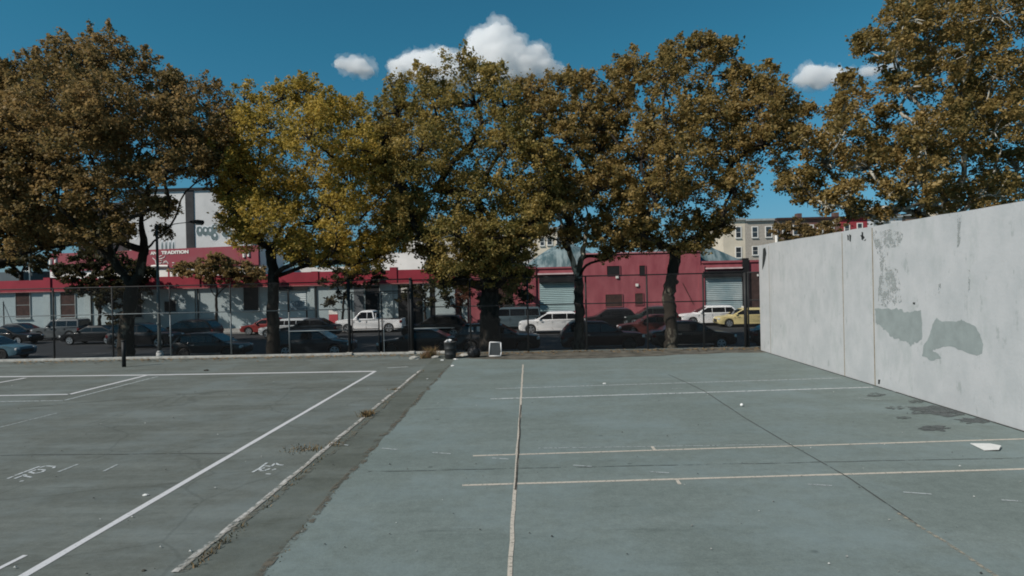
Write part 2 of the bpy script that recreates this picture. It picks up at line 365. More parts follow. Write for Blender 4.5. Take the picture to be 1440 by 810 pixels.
# fallen leaves
lv = MB()
for _ in range(2600):
    x = random.uniform(-26, 26); y = 31.1-abs(random.gauss(0, .55)) if random.random() < .75 else random.uniform(32.2, 35.7)
    z = .02 if y < 31.5 else -.05-.39*(y-32.05)/3.85
    if 31.2 < y < 32.1: continue
    s = random.uniform(.03, .07); a = random.uniform(0, 6.28)
    d = Vector((math.cos(a), math.sin(a), random.uniform(-.3, .3)))*s; e = Vector((-math.sin(a), math.cos(a), random.uniform(-.3, .3)))*s
    c = Vector((x, y, z+.02)); lv.add([c-d, c-e, c+d, c+e], [(0,1,2,3)])
tag(lv.build('fallen_leaves', nmat('dead_leaf', (.2, .13, .06), scale=3, var=.5)), None, None, None, 'stuff')

# ------------------------------------------------------------------ concrete handball wall
wA, wB = gnd(1070, 493), gnd(1440, 607)
dW = (wB-wA); dW.z = 0; dW.normalize()
wEnd = wA+dW*26
ang = math.atan2(-dW.y, -dW.x)       # local +x runs from near end to far end
H1 = at(1072, 345, wA.y).z
tt = (at(1440, 282, 1.0)-EYE)
# height where the ray through (1440,282) meets the wall plane
def wallpt(px, py):
    d = ray(px, py); nrm = Vector((dW.y, -dW.x, 0)); t = (wA-EYE).dot(nrm)/d.dot(nrm); p = EYE+t*d
    return ((p-wA).dot(dW), p.z)
H2 = wallpt(1438, 282.5)[1]
print('WALL', wA, wB, 'heights', H1, H2, 'len', wallpt(1438, 282.5)[0])
m_wall = nmat('wall_concrete', (.375, .395, .405), rough=.85, scale=1.1, var=.0, col2=(.455, .465, .475), bump=.25, bscale=14, pos=(.3, .6), stretch=(1, 1, .8))
# extra stains in the wall material
nt = m_wall.node_tree; L = nt.links.new; N = nt.nodes.new
bs = [n for n in nt.nodes if n.type == 'BSDF_PRINCIPLED'][0]; src = bs.inputs['Base Color'].links[0].from_socket
tc = [n for n in nt.nodes if n.type == 'TEX_COORD'][0]
def stainlayer(src, scale, stretch, p0, p1, col, fac):
    mp = N('ShaderNodeMapping'); mp.inputs['Scale'].default_value = stretch; L(tc.outputs['Object'], mp.inputs[0])
    n = N('ShaderNodeTexNoise'); n.inputs['Scale'].default_value = scale; n.inputs['Detail'].default_value = 9; n.inputs['Roughness'].default_value = .72; L(mp.outputs[0], n.inputs['Vector'])
    r = N('ShaderNodeValToRGB'); r.color_ramp.elements[0].position = p0; r.color_ramp.elements[1].position = p1
    r.color_ramp.elements[0].color = (0,0,0,1); r.color_ramp.elements[1].color = (fac,)*3+(1,); L(n.outputs['Fac'], r.inputs[0])
    x = N('ShaderNodeMix'); x.data_type = 'RGBA'; L(r.outputs[0], x.inputs[0]); L(src, x.inputs[6]); x.inputs[7].default_value = (*col, 1); return x.outputs[2]
s_ = stainlayer(src, 1.1, (1, 1, .45), .52, .66, (.31, .345, .34), .5)
s_ = stainlayer(s_, 3.2, (1, 1, .4), .585, .64, (.25, .28, .275), .55)
s_ = stainlayer(s_, .9, (1.2, 1, .12), .60, .70, (.34, .355, .345), .4)
L(s_, bs.inputs['Base Color'])
structure(strip([wA+Vector((-.03, 0, 0)), wA+dW*26+Vector((-.03, 0, 0))], .07, .018, wob=.01).build('ground_crack', paint_mat('wall_foot_dirt', (.04, .04, .035), .42, 3)))
wroot = empty('concrete_wall', wA, math.atan2(dW.y, dW.x), 'tall pale concrete handball wall with grey patches and dark tags on the right', 'wall')
# local frame: x along the wall toward the camera, local -y or +y is the court side
side = 1 if (Matrix.Rotation(math.atan2(dW.y, dW.x), 3, 'Z') @ Vector((0, 1, 0))).x < 0 else -1
MB()
def wloc(px, py, off): s, z = wallpt(px, py); return (s, -side*off if False else side*off, z)
HW = (H1+H2)/2
wb = MB(); nseg = 40
pr = []
for i in range(nseg+1):
    pr.append((26*i/nseg, H1+(H2-H1)*min(1, (26*i/nseg)/16)+random.uniform(-.012, .012)))
wb.prism([(0, -.3)]+pr+[(26, -.3)], 0, -side*.38)
wb.build('wall_slab', m_wall, wroot)
seam = nmat('seam_stain', (.24, .20, .14), scale=9, var=.3)
mb = MB()
for (px, w) in ((1082, .02), (1185.5, .035), (1228, .045)):
    s, z = wallpt(px, 400)
    mb.box(s-w/2, side*.001, .01, s+w/2, side*.006, HW-.06)
mb.build('joint', seam, wroot)
m_patch = nmat('grey_green_patch', (.245, .28, .278), scale=2.5, var=.10)
def wpatch(pts, mat, off=.004, rag=1.2, name='paint_patch', n=4):
    out = []
    for (a, b) in zip(pts, pts[1:]+pts[:1]):
        for i in range(n):
            t = i/n; x = a[0]+(b[0]-a[0])*t+random.uniform(-rag, rag)*.6; y = a[1]+(b[1]-a[1])*t+random.uniform(-rag, rag)
            out.append((x, y))
    q = [wallpt(x, y) for x, y in out]
    MB().prism(q, side*.0005, side*off).build(name, mat, wroot)
wpatch([(1230,433),(1262,434),(1276,439),(1296,437),(1297,478),(1286,482),(1281,487),(1276,481),(1258,476),(1243,463),(1232,455)], m_patch, rag=1.8, n=7)
wpatch([(1318,447),(1325,452),(1345,453),(1352,449),(1360,454),(1372,459),(1378,470),(1383,484),(1381,497),(1372,500),(1352,493),(1334,486),(1318,490),(1312,493),(1320,498),(1324,504),(1310,507),(1297,500),(1299,487),(1308,470),(1312,456)], m_patch, rag=1.0, n=4)
for a in ([(1226,322),(1240,326),(1250,322),(1270,328),(1266,345),(1250,350),(1246,372),(1262,380),(1266,400),(1268,425),(1250,433),(1234,428),(1236,400),(1238,380),(1236,360),(1232,350)],
          [(1362,380),(1364,380),(1364,408),(1361,412)], [(1346,300),(1352,300),(1350,345),(1346,348)], [(1320,400),(1323,398),(1324,414),(1320,416)]):
    wpatch(a, paint_mat('thin_patch', (.345, .372, .370), .55, 2.6) if 'thin_patch' not in MATS else MATS['thin_patch'], .003)
ink = nmat('black_ink', (.03, .035, .035), var=.2)
for a in ([(1191.5,330),(1193.5,331),(1193.5,338),(1192,338)], [(1194.5,329),(1197,331),(1196.5,340),(1194.8,339)], [(1210,331),(1213,330),(1216,334),(1215,336),(1212,335)], [(1212,326),(1214,327),(1214,338),(1211.5,337)], [(1215,338),(1218,336),(1217,339)], [(1073,350),(1076,348),(1078,356),(1075,372),(1072,380)], [(1284,425),(1287,425),(1287,428),(1284,428)], [(1235,534),(1238,534),(1237,540),(1235,540)]):
    wpatch(a, ink, .004, .25, 'ink_tag', 2)
# ------------------------------------------------------------------ chain link fence
m_galv = nmat('galvanised', (.17, .195, .205), rough=.5, metal=.3, var=.1)
m_dkst = nmat('dark_steel', (.022, .023, .024), rough=.6, metal=.1, var=.2)
YFE = 31.55
def fx(px): return at(px, 470, YFE).x
def tubev(mb, x, y, z0, z1, r): mb.tube([(x, y, z0), (x, y, z1)], r, 8)
def chain_mesh(x0, x1, y, z0, z1, sp=.085, w=.0022):
    mb = MB(); h = z1-z0
    k = int((x1-x0+h)/sp)
    for i in range(k):
        for sg in (1, -1):
            a = x0-h+i*sp if sg == 1 else x0+i*sp
            za, zb = z0, z1; xa, xb = a, a+sg*h
            def clip(xa, za, xb, zb):
                pts = []
                for X in (x0, x1):
                    pass
                t0, t1 = 0, 1
                if xb != xa:
                    ta, tb = (x0-xa)/(xb-xa), (x1-xa)/(xb-xa)
                    if ta > tb: ta, tb = tb, ta
                    t0, t1 = max(t0, ta), min(t1, tb)
                return t0, t1
            t0, t1 = clip(xa, za, xb, zb)
            if t1-t0 < .02: continue
            pa = Vector((xa+(xb-xa)*t0, y, za+h*t0)); pb = Vector((xa+(xb-xa)*t1, y, za+h*t1))
            nn = Vector((w*.7, 0, -sg*w*.7)); nd = Vector((0, w, 0))
            mb.add([pa-nn, pa+nn*.5+nd, pa+nn*.5-nd, pb-nn, pb+nn*.5+nd, pb+nn*.5-nd], [(0,1,4,3),(1,2,5,4),(2,0,3,5)])
    return mb
m_wire = nmat('wire', (.03, .032, .032), rough=.7, var=.1)
H_F = 3.66
def fence(posts, label, rails, silver, end_ext=None):
    root = empty('chain_link_fence', (0, 0, 0), 0, label, 'fence')
    x0, x1 = fx(posts[0]), fx(posts[-1])
    for p in posts:
        dark = p not in silver
        a = MB(); tubev(a, fx(p), YFE, -.1, H_F if dark else 2.2, .042 if p not in (1049,) else .085); a.build('post', m_dkst if dark else m_galv, root, True)
        if not dark:
            a = MB(); tubev(a, fx(p), YFE, 2.2, H_F, .036); a.build('post', m_dkst, root, True)  # upper post given a dark colour for its backlit look
    for z, r, mt in rails:
        MB().tube([(x0, YFE-.01, z), (x1, YFE-.01, z)], r, 6).build('rail', mt, root, True)
    chain_mesh(x0, x1, YFE-.05, .05, H_F).build('wire_mesh', m_wire, root)
    return root
fence([-90, -7, 76, 159, 240, 325, 407, 491], 'tall chain link fence left of the gate with silver posts, their backlit tops coloured dark',
      [(H_F, .03, m_dkst), (2.28, .026, m_galv), (.1, .022, m_galv)], (240, 325, 407))
fence([581, 662, 743, 825, 911, 990, 1049], 'tall dark chain link fence between the gate and the concrete wall',
      [(H_F, .034, m_dkst), (2.3, .03, m_dkst)], ())
x1 = fx(1049)
fence_r = fence([1053, 1140, 1225, 1310, 1400, 1480], 'chain link fence continuing behind the concrete wall', [(H_F, .034, m_dkst), (2.3, .03, m_dkst)], ())
structure(MB().box(fx(-120), YFE-.22, -.2, fx(640), YFE+.2, .10).build('kerb', nmat('fence_kerb', (.36, .35, .32), scale=3, var=.3), bevel=.02))
rl = MB().tube([(fx(407), YFE-.06, 1.2), (fx(491), YFE-.06, 1.24)], .024, 6)
# gate: two leaves and a transom
gt = empty('chain_link_gate', (0, 0, 0), 0, 'tall dark steel double gate of wire mesh in the court fence', 'gate')
for p in (492.5, 579.5):
    a = MB(); tubev(a, fx(p), YFE-.12, 0, 3.78, .075); a.build('gate_post', m_dkst, gt, True)
    a = MB(); a.box(fx(p)-.16, YFE-.3, 0, fx(p)+.16, YFE+.06, .14); a.build('footing', MATS['fence_kerb'], gt, bevel=.03)
MB().tube([(fx(492), YFE-.12, 3.72), (fx(580), YFE-.12, 3.72)], .035, 6).build('top_rail', m_dkst, gt, True)
MB().tube([(fx(492), YFE-.12, 3.12), (fx(580), YFE-.12, 3.14)], .03, 6).build('transom', m_dkst, gt, True)
for a_, b_ in ((496.5, 534), (538.5, 576)):
    a = MB(); xa, xb = fx(a_), fx(b_)
    a.tube([(xa, YFE-.12, .1), (xa, YFE-.12, 3.04)], .03, 6); a.tube([(xb, YFE-.12, .1), (xb, YFE-.12, 3.04)], .034, 6)
    for z in (.1, 1.28, 3.04): a.tube([(xa, YFE-.12, z), (xb, YFE-.12, z)], .026, 6)
    lf = a.build('gate_leaf', m_dkst, gt, True)
    chain_mesh(xa, xb, YFE-.14, .1, 3.04).build('wire_mesh', m_wire, lf)
chain_mesh(fx(493), fx(579), YFE-.14, 3.14, 3.72).build('wire_mesh', m_wire, gt)
a = MB(); a.tube([(fx(541), YFE-.17, .1), (fx(541), YFE-.17, 1.3)], .02, 6); a.build('drop_bolt', m_galv, gt)
for x0_, x1_, z in ((407, 491, 1.24), (582, 640, 1.25)):
    MB().tube([(fx(x0_), YFE-.1, z), (fx(x1_), YFE-.1, z)], .026, 6).build('brace_rail', m_galv, gt, True)

# short dark post in front of the left tree
p = gnd(174.5, 516)
a = MB(); a.tube([(p.x, p.y, 0), (p.x, p.y, 1.15)], .085, 10); a.tube([(p.x, p.y, 1.15), (p.x, p.y, 1.2)], .1, 10)
tag(a.build('bollard', m_dkst, None, True), 'short dark post standing on the court in front of the left tree trunk', 'post')

# litter bin, white framed board, ball, paper, chunks
p = gnd(633.5, 504.5)
bn = empty('litter_bin', p, 0, 'dark ribbed litter bin standing on the asphalt right of the gate', 'bin')
a = MB()
rr = [(0, .22), (.03, .25), (.2, .26), (.22, .275), (.24, .26), (.45, .27), (.47, .285), (.49, .27), (.72, .285), (.75, .30), (.78, .29)]
n = 20
vs = [(r*math.cos(2*math.pi*k/n), r*math.sin(2*math.pi*k/n), z) for z, r in rr for k in range(n)]
fs = [(i*n+k, i*n+(k+1) % n, (i+1)*n+(k+1) % n, (i+1)*n+k) for i in range(len(rr)-1) for k in range(n)]+[tuple(range(n))]
vi = [(.26*math.cos(2*math.pi*k/n), .26*math.sin(2*math.pi*k/n), z) for z in (.77, .3) for k in range(n)]
b0 = len(vs); vs += vi; fs += [((len(rr)-1)*n+k, (len(rr)-1)*n+(k+1) % n, b0+(k+1) % n, b0+k) for k in range(n)]+[(b0+k, b0+(k+1) % n, b0+n+(k+1) % n, b0+n+k) for k in range(n)]+[tuple(range(b0+n, b0+2*n))]
a.add(vs, fs); a.build('drum', nmat('bin_metal', (.035, .037, .038), rough=.5, metal=.3, var=.3), bn, True)
a = MB(); a.add([(x, y, z) for x, y, z in ((-.2,-.1,.78),(.02,-.2,.84),(.1,-.05,.86),(-.05,.1,.9),(-.15,.08,.82))], [(0,1,2,3,4)])
a.tube([(-.22, -.12, .74), (-.1, -.2, .86), (.02, -.16, .8)], .05, 6); a.build('bin_liner', nmat('white_bag', (.6, .6, .6), rough=.4), bn)
p = gnd(696, 501.5)
bd = empty('sign_board', p, R(-4), 'small white framed board with a dark face leaning by the fence', 'board')
a = MB()
w1, w2, h = .27, .24, .66
pts = [(-w1, 0.03), (w1, 0.03), (w1+.03, .2), (w2+.03, h-.02), (-w2, h)]
for q, r_ in zip(pts, pts[1:]+pts[:1]): a.tube([(q[0], .2*q[1], q[1]), (r_[0], .2*r_[1], r_[1])], .028, 8)
a.build('frame', nmat('white_plastic', (.62, .62, .62), rough=.4), bd, True)
MB().add([(x, .2*z+.01, z) for x, z in pts]+[(x, .2*z+.03, z) for x, z in pts], [(0,1,2,3,4),(9,8,7,6,5)]) 
a = MB(); a.add([(x, .2*z+.01, z) for x, z in pts]+[(x, .2*z+.03, z) for x, z in pts], [(0,1,2,3,4),(9,8,7,6,5)]+[(i, (i+1)%5, (i+1)%5+5, i+5) for i in range(5)])
a.build('panel', nmat('dark_panel', (.035, .04, .042), rough=.5), bd)
for s in (-1, 1): a = MB(); a.tube([(.2*s, .13, h-.05), (.22*s, .42, 0)], .015, 6); a.build('rear_leg', MATS['white_plastic'], bd)

def ico(name, p, r, mat, sub=2, sc=(1,1,1), rough=0):
    bm = bmesh.new(); bmesh.ops.create_icosphere(bm, subdivisions=sub, radius=r)
    for v in bm.verts:
        k = 1+random.uniform(-rough, rough); v.co = Vector((v.co.x*sc[0]*k, v.co.y*sc[1]*k, v.co.z*sc[2]*k))
    me = bpy.data.meshes.new(name); bm.to_mesh(me); bm.free(); me.materials.append(mat)
    if not rough: me.polygons.foreach_set('use_smooth', [True]*len(me.polygons))
    o = bpy.data.objects.new(name, me); o.location = p; COL.objects.link(o); return o
b = gnd(1043, 571.5, .008)
tag(ico('ball', b+Vector((0, 0, .04)), .04, nmat('ball_white', (.75, .75, .73), rough=.6, var=.05), 3), 'small white ball lying on the handball court', 'ball')
pc = [gnd(1364.5, 625.5), gnd(1392, 626.5), gnd(1408, 631), gnd(1405, 635.5), gnd(1384, 635)]
a = MB(); zt = [.02, .03, .05, .04, .02]
a.add([(q.x, q.y, z) for q, z in zip(pc, zt)]+[(q.x, q.y, z+.012) for q, z in zip(pc, zt)], [(0,1,2,3,4),(9,8,7,6,5)]+[(i, (i+1)%5, (i+1)%5+5, i+5) for i in range(5)])
tag(a.build('cardboard', nmat('pale_card', (.62, .62, .60), var=.06, scale=12)), 'flat white sheet of card lying near the foot of the wall', 'card')
tag(ico('refuse_bag', gnd(667, 503)+Vector((0, 0, .24)), .30, nmat('black_plastic', (.012, .012, .013), rough=.35), 3, (1, .9, 1.0), .07), 'black refuse bag slumped on the ground left of the white framed board', 'bag')
lit = [(205, 697, .035, 'white scrap of paper lying on the asphalt left of the long white line', 'scrap'),
       (622, 507.3, .07, 'white scrap lying on the asphalt just left of the litter bin', 'scrap'),
       (641, 506.3, .09, 'white scrap lying just right of the litter bin', 'scrap'),
       (636.5, 515, .06, 'white scrap at the top corner of the green court', 'scrap'),
       (1206, 663, .0, '', ''), (850, 540, .045, 'pale pebble between the two far white lines', 'pebble'), (601, 533, .03, 'pale scrap on the edge of the asphalt strip', 'scrap'),
       (290, 521.5, .08, 'dark lump lying beside the far line of the left court', 'lump'),
       (202, 803, .022, 'small dark pebble at the bottom left of the asphalt', 'pebble')]
for px, py, r, lb, ct in lit:
    if not r: continue
    dk = 'dark' in lb
    o = ico('pebble' if ct in ('pebble', 'lump') else 'paper_scrap', gnd(px, py)+Vector((0, 0, r*.35)), r, nmat('dark_lump', (.05, .045, .035)) if dk else nmat('scrap_white', (.6, .6, .58)), 2, (1.3, 1, .45), .25)
    tag(o, lb, ct)
for (px, py, r, lb) in ((583, 504, .16, 'rough concrete lump at the foot of the right gate post'), (612, 502.5, .14, 'flat broken concrete piece behind the weed clump'), (653, 500, .16, 'broken concrete piece lying right of the litter bin')):
    o = ico('concrete_chunk', gnd(px, py+1)+Vector((0, 0, r*.3)), r, nmat('chunk', (.34, .33, .30)), 2, (1.5, .9, .6), .2); tag(o, lb, 'rubble')

# ------------------------------------------------------------------ street lamp behind the fence
YL = 33.0
lx = at(224, 470, YL).x
lp = empty('street_lamp', (lx, YL, -.15), 0, 'tall dark street lamp with a long arm behind the left fence', 'street lamp')
ht = at(218, 316, YL).z+.15
a = MB(); a.tube([(0, 0, .0), (0, 0, 1.2), (0, 0, ht)], [.10, .085, .06], 12); a.build('pole', nmat('lamp_pole', (.10, .105, .10), rough=.5, metal=.3), lp, True)
a = MB(); a.tube([(0, 0, 0), (0, 0, .30)], .17, 10); a.tube([(0, 0, .30), (0, 0, .42)], [.17, .1], 10); a.build('footing', nmat('white_footing', (.55, .55, .53)), lp, True)
xh = at(279, 313, YL).x-lx
a = MB(); a.tube([(0, 0, ht-.2), (.5, 0, ht-.05), (1.2, 0, ht+.04), (xh-.3, 0, ht+.1)], [.03, .026, .022, .02], 8); a.tube([(0, 0, ht-.8), (.9, 0, ht)], .018, 6); a.build('arm', MATS['lamp_pole'], lp, True)
a = MB(); a.tube([(xh-.45, 0, ht+.1), (xh-.25, 0, ht+.1), (xh, 0, ht+.08), (xh+.25, 0, ht+.05), (xh+.3, 0, ht+.04)], [.05, .1, .13, .12, .04], 10); a.build('lamp_head', m_dkst, lp, True)
a = MB(); a.tube([(xh-.15, 0, ht-.0), (xh+.2, 0, ht-.02)], [.07, .08], 10); a.build('lens', nmat('lamp_lens', (.4, .4, .38), rough=.2), lp, True)

# ------------------------------------------------------------------ vehicles
m_glass = nmat('car_glass', (.008, .009, .011), rough=.07, var=.1, spec=.4)
m_tyre = nmat('tyre', (.018, .018, .018), rough=.85)
m_rim = nmat('alloy', (.32, .33, .34), rough=.4, metal=.6)
m_chrome = nmat('chrome', (.6, .6, .6), rough=.15, metal=.9)
m_lens = nmat('head_lens', (.55, .56, .56), rough=.1, spec=.8)
m_red = nmat('tail_lens', (.10, .008, .008), rough=.2, spec=.4)
m_blk = nmat('black_trim', (.015, .015, .015), rough=.6)
def paintm(name, col): return nmat(name, col, rough=.5, var=.03, spec=.2, coat=.35)
STY = {  # L, W, H, belt, hood, deck, (x0 belt rear, x1 roof rear, x2 roof front, x3 belt front) as fractions from rear, wheel r, pillars
 'sedan': dict(L=4.75, W=1.82, H=1.46, zb=.94, zh=.84, zd=.98, cab=(.10, .28, .56, .74), r=.33, pil=(.46,)),
 'hatch': dict(L=4.3, W=1.78, H=1.50, zb=.96, zh=.86, zd=.98, cab=(.015, .12, .56, .76), r=.33, pil=(.28, .50)),
 'wagon': dict(L=4.85, W=1.84, H=1.56, zb=1.0, zh=.90, zd=1.0, cab=(.012, .10, .58, .76), r=.34, pil=(.25, .48)),
 'suv': dict(L=4.75, W=1.92, H=1.72, zb=1.10, zh=1.03, zd=1.10, cab=(.01, .11, .54, .74), r=.37, pil=(.24, .47)),
 'boxy': dict(L=4.4, W=1.86, H=1.82, zb=1.16, zh=1.08, zd=1.16, cab=(.006, .03, .60, .70), r=.38, pil=(.26, .48)),
 'van': dict(L=5.0, W=1.98, H=2.02, zb=1.20, zh=1.08, zd=1.20, cab=(.006, .03, .72, .88), r=.35, pil=(.28, .55)),
 'pickup': dict(L=5.5, W=1.98, H=1.82, zb=1.12, zh=1.08, zd=1.10, cab=(.40, .43, .62, .73), r=.39, pil=(.52,)),
}
def wheel_pair():
    return None
def vehicle(style, name, label, cat, x, y, z, face, pm, L=None, H=None, dark_rim=False, group=None, extras=()):
    S = dict(STY[style]); k = (L or S['L'])/S['L']; Lc = L or S['L']; W = S['W']; Hc = H or S['H']; r = S['r']
    root = empty(name, (x, y, z), 0 if face > 0 else math.pi, label, cat, group)
    X = lambda f: -Lc/2+Lc*f
    zb, zh, zd = S['zb']*Hc/S['H'], S['zh']*Hc/S['H'], S['zd']*Hc/S['H']
    c0, c1, c2, c3 = [X(c) for c in S['cab']]
    wr, wf = X(.19), X(.81); ra = r+.06
    def arch(cx):
        return [(cx+ra*math.cos(t), max(.24, r+ra*math.sin(t))) for t in [math.pi+.35-(math.pi+.7)*i/12 for i in range(13)]]
    bot = [(-Lc/2+.1, .30)]+arch(wr)+arch(wf)+[(Lc/2-.1, .28)]
    top = [(Lc/2, .42), (Lc/2+.01, .56), (Lc/2-.03, zh-.16), (Lc/2-.14, zh-.05), (Lc/2-.5, zh+.0), (c3+.1, zb-.03), (c3-.15, zb)]
    if style == 'pickup': top += [(c0, zb), (c0, zd), (-Lc/2+.02, zd)]
    elif style == 'sedan': top += [(c0+.1, zd), (-Lc/2+.25, zd-.01), (-Lc/2+.05, zd-.06)]
    else: top += [(c0+.12, zd), (-Lc/2+.03, zd)]
    top += [(-Lc/2, zd-.15), (-Lc/2-.01, .55), (-Lc/2+.01, .42)]
    pts = bot+top; nP = len(pts)
    def hw(px, pz):
        e = min((px+Lc/2), (Lc/2-px)); w = W/2
        if e < .5: w *= 1-.14*((.5-e)/.5)**2
        if pz > .7*zb: w -= .045*(pz-.7*zb)/(.3*zb)
        if pz < .4: w -= .03
        return w
    a = MB(); a.add([(px, -hw(px, pz), pz) for px, pz in pts]+[(px, hw(px, pz), pz) for px, pz in pts],
                    [tuple(range(nP)), tuple(range(2*nP-1, nP-1, -1))]+[(i, i+nP, (i+1) % nP+nP, (i+1) % nP) for i in range(nP)])
    a.build('body', pm, root, True, bevel=.045, seg=3)
    a = MB(); a.box(wr-.1, -W/2+.16, .24, wf+.1, W/2-.16, .5); a.box(X(.03), -W/2+.25, .26, X(.97), W/2-.25, .5); a.build('underbody', m_blk, root)
    zr = Hc
    prof = [(c0, zb-.06), (c0+.02, zb+.02), (c1, zr-.09), (c1+.14, zr-.02), ((c1+c2)/2, zr), (c2-.2, zr-.015), (c2, zr-.07), (c3, zb), (c3+.05, zb-.06)]
    def cw(pz): return W/2*(.93-.15*(pz-zb)/(zr-zb))
    nQ = len(prof)
    a = MB(); a.add([(px, -cw(pz), pz) for px, pz in prof]+[(px, cw(pz), pz) for px, pz in prof],
                    [tuple(range(nQ)), tuple(range(2*nQ-1, nQ-1, -1))]+[(i, i+nQ, (i+1) % nQ+nQ, (i+1) % nQ) for i in range(nQ)])
    a.build('cabin', pm, root, True, bevel=.04, seg=3)
    # side windows
    z1, z2 = zb+.045, zr-.15
    xr = lambda zz_: c0+.02+(c1-c0-.02)*(zz_-zb)/(zr-.09-zb)+.13
    xf = lambda zz_: c3+(c2-c3)*(zz_-zb)/(zr-.07-zb)-.12
    cuts = [None]+[X(p_) for p_ in S['pil']]+[None]
    for s in (-1, 1):
        for i in range(len(cuts)-1):
            l1 = xr(z1) if cuts[i] is None else cuts[i]+.022; l2 = xr(z2) if cuts[i] is None else cuts[i]+.022
            r1 = xf(z1) if cuts[i+1] is None else cuts[i+1]-.022; r2 = xf(z2) if cuts[i+1] is None else cuts[i+1]-.022
            if r2-l2 < .06: r2 = l2+.06
            o1, o2 = s*(cw(z1)+.006), s*(cw(z2)+.006); t = -s*.02
            a = MB(); a.add([(l1,o1,z1),(r1,o1,z1),(r2,o2,z2),(l2,o2,z2),(l1,o1+t,z1),(r1,o1+t,z1),(r2,o2+t,z2),(l2,o2+t,z2)],
                            [(0,1,2,3),(7,6,5,4),(0,4,5,1),(1,5,6,2),(2,6,7,3),(3,7,4,0)])
            a.build('side_window', m_glass, root)
    def endglass(xa, xb, za, zt, sgn, nm):
        e = Vector((zt-za, 0, -(xb-xa)))*sgn; e.normalize(); o = e*.008
        ya, yb = cw(za)-.09, cw(zt)-.09
        q = [Vector((xa, -ya, za)), Vector((xa, ya, za)), Vector((xb, yb, zt)), Vector((xb, -yb, zt))]
        a = MB(); a.add([v+o for v in q]+[v-o*2 for v in q], [(0,1,2,3),(7,6,5,4),(0,4,5,1),(1,5,6,2),(2,6,7,3),(3,7,4,0)]); a.build(nm, m_glass, root)
    ft = lambda t: (c3+(c2-c3)*t, zb+(zr-.07-zb)*t)
    (xa, za), (xb, zt) = ft(.08), ft(.93); endglass(xa, xb, za, zt, 1, 'windscreen')
    rt = lambda t: (c0+.02+(c1-c0-.02)*t, zb+.02+(zr-.11-zb)*t)
    (xa, za), (xb, zt) = rt(.1), rt(.9); endglass(xa, xb, za, zt, -1, 'rear_window')
    # wheels
    def wheel(cx, s):
        n = 20; prf = [(.0, .2), (r-.09, .2), (r-.015, .185), (r, .15), (r, .05), (r-.015, .015), (r-.08, 0), (r-.1, .03), (.0, .03)]
        yo = s*(W/2-.0); a = MB()
        vs = [(cx+rad*math.cos(2*math.pi*k/n), yo-s*d, r+rad*math.sin(2*math.pi*k/n)) for rad, d in prf[1:-1] for k in range(n)]
        m_ = len(prf)-2
        a.add(vs, [(i*n+k, i*n+(k+1) % n, (i+1)*n+(k+1) % n, (i+1)*n+k) for i in range(m_-1) for k in range(n)]+[tuple(range(n)), tuple(range((m_-1)*n, m_*n))])
        w = a.build('wheel', m_tyre, root, True)
        a = MB(); rr_ = r-.10
        for j in range(5):
            t = 2*math.pi*j/5+.3; d = Vector((math.cos(t), 0, math.sin(t))); e = Vector((-math.sin(t), 0, math.cos(t)))*.045
            c = Vector((cx, yo-s*.012, r)); q = [c-e, c+d*rr_-e*1.3, c+d*rr_+e*1.3, c+e]; b_ = Vector((0, -s*.02, 0))
            a.add([v for v in q]+[v+b_ for v in q], [(0,1,2,3),(7,6,5,4),(0,4,5,1),(1,5,6,2),(2,6,7,3),(3,7,4,0)])
        ring = [(cx+q_*math.cos(2*math.pi*k/n), yo-s*.008, r+q_*math.sin(2*math.pi*k/n)) for q_ in (rr_+.03, rr_-.03) for k in range(n)]
        a.add(ring, [(k, (k+1) % n, n+(k+1) % n, n+k) for k in range(n)])
        a.tube([(cx, yo-s*.03, r), (cx, yo-s*.004, r)], .06, 10)
        a.build('rim', m_blk if dark_rim else m_rim, w)
    for cx in (wr, wf):
        for s in (-1, 1): wheel(cx, s)
    for s in (-1, 1):
        a = MB(); a.box(Lc/2-.30, s*(W/2*.58), zh-.26, Lc/2-.015, s*(W/2*.90), zh-.10); a.build('headlight', m_lens, root, True, bevel=.03)
        a = MB(); a.box(-Lc/2-.008, s*(W/2*.62), zd-.34, -Lc/2+.2, s*(W/2*.925), zd-.12); a.build('tail_light', m_red, root, True, bevel=.02)
        a = MB(); a.box(c3-.42, s*(cw(zb)+.02), zb+.02, c3-.28, s*(cw(zb)+.22), zb+.17); a.build('mirror', pm, root, True, bevel=.03)
        a = MB(); a.box(X(.30), s*(W/2-.022), zb-.14, X(.30)+.2, s*(W/2+.02), zb-.105); a.build('door_handle', m_chrome if 'trim' in extras else pm, root)
        a = MB()
        if style != 'pickup' or True:
            q0 = X(S['pil'][-1]) if style != 'pickup' else X(.53)
            for xx in (q0, min(c3+.02, wf-ra-.08), max(wr+ra-.02, X(.27))):
                a.box(xx-.006, s*(W/2-.06), .36, xx+.006, s*(W/2+.0015), zb-.12)
            a.build('door_seam', m_blk, root)
        if 'trim' in extras:
            a = MB(); a.box(wr+ra+.02, s*(W/2-.04), .30, wf-ra-.02, s*(W/2+.012), .35); a.build('sill_trim', m_chrome, root)
    a = MB(); a.box(Lc/2-.02, -W*.27, .44, Lc/2+.025, W*.27, zh-.20); a.build('grille', m_blk, root, bevel=.02)
    a = MB(); a.box(-Lc/2-.02, -.17, .55, -Lc/2, .17, .66); a.build('number_plate', nmat('plate', (.5, .5, .42)), root)
    if style in ('suv', 'wagon', 'van', 'boxy'):
        for s in (-1, 1):
            a = MB(); a.tube([(c1+.15, s*(cw(zr)-.08), zr-.01), (c1+.25, s*(cw(zr)-.08), zr+.045), (c2-.35, s*(cw(zr)-.08), zr+.045), (c2-.25, s*(cw(zr)-.08), zr-.01)], .016, 6); a.build('roof_rail', m_chrome if 'rails' in extras else m_blk, root)
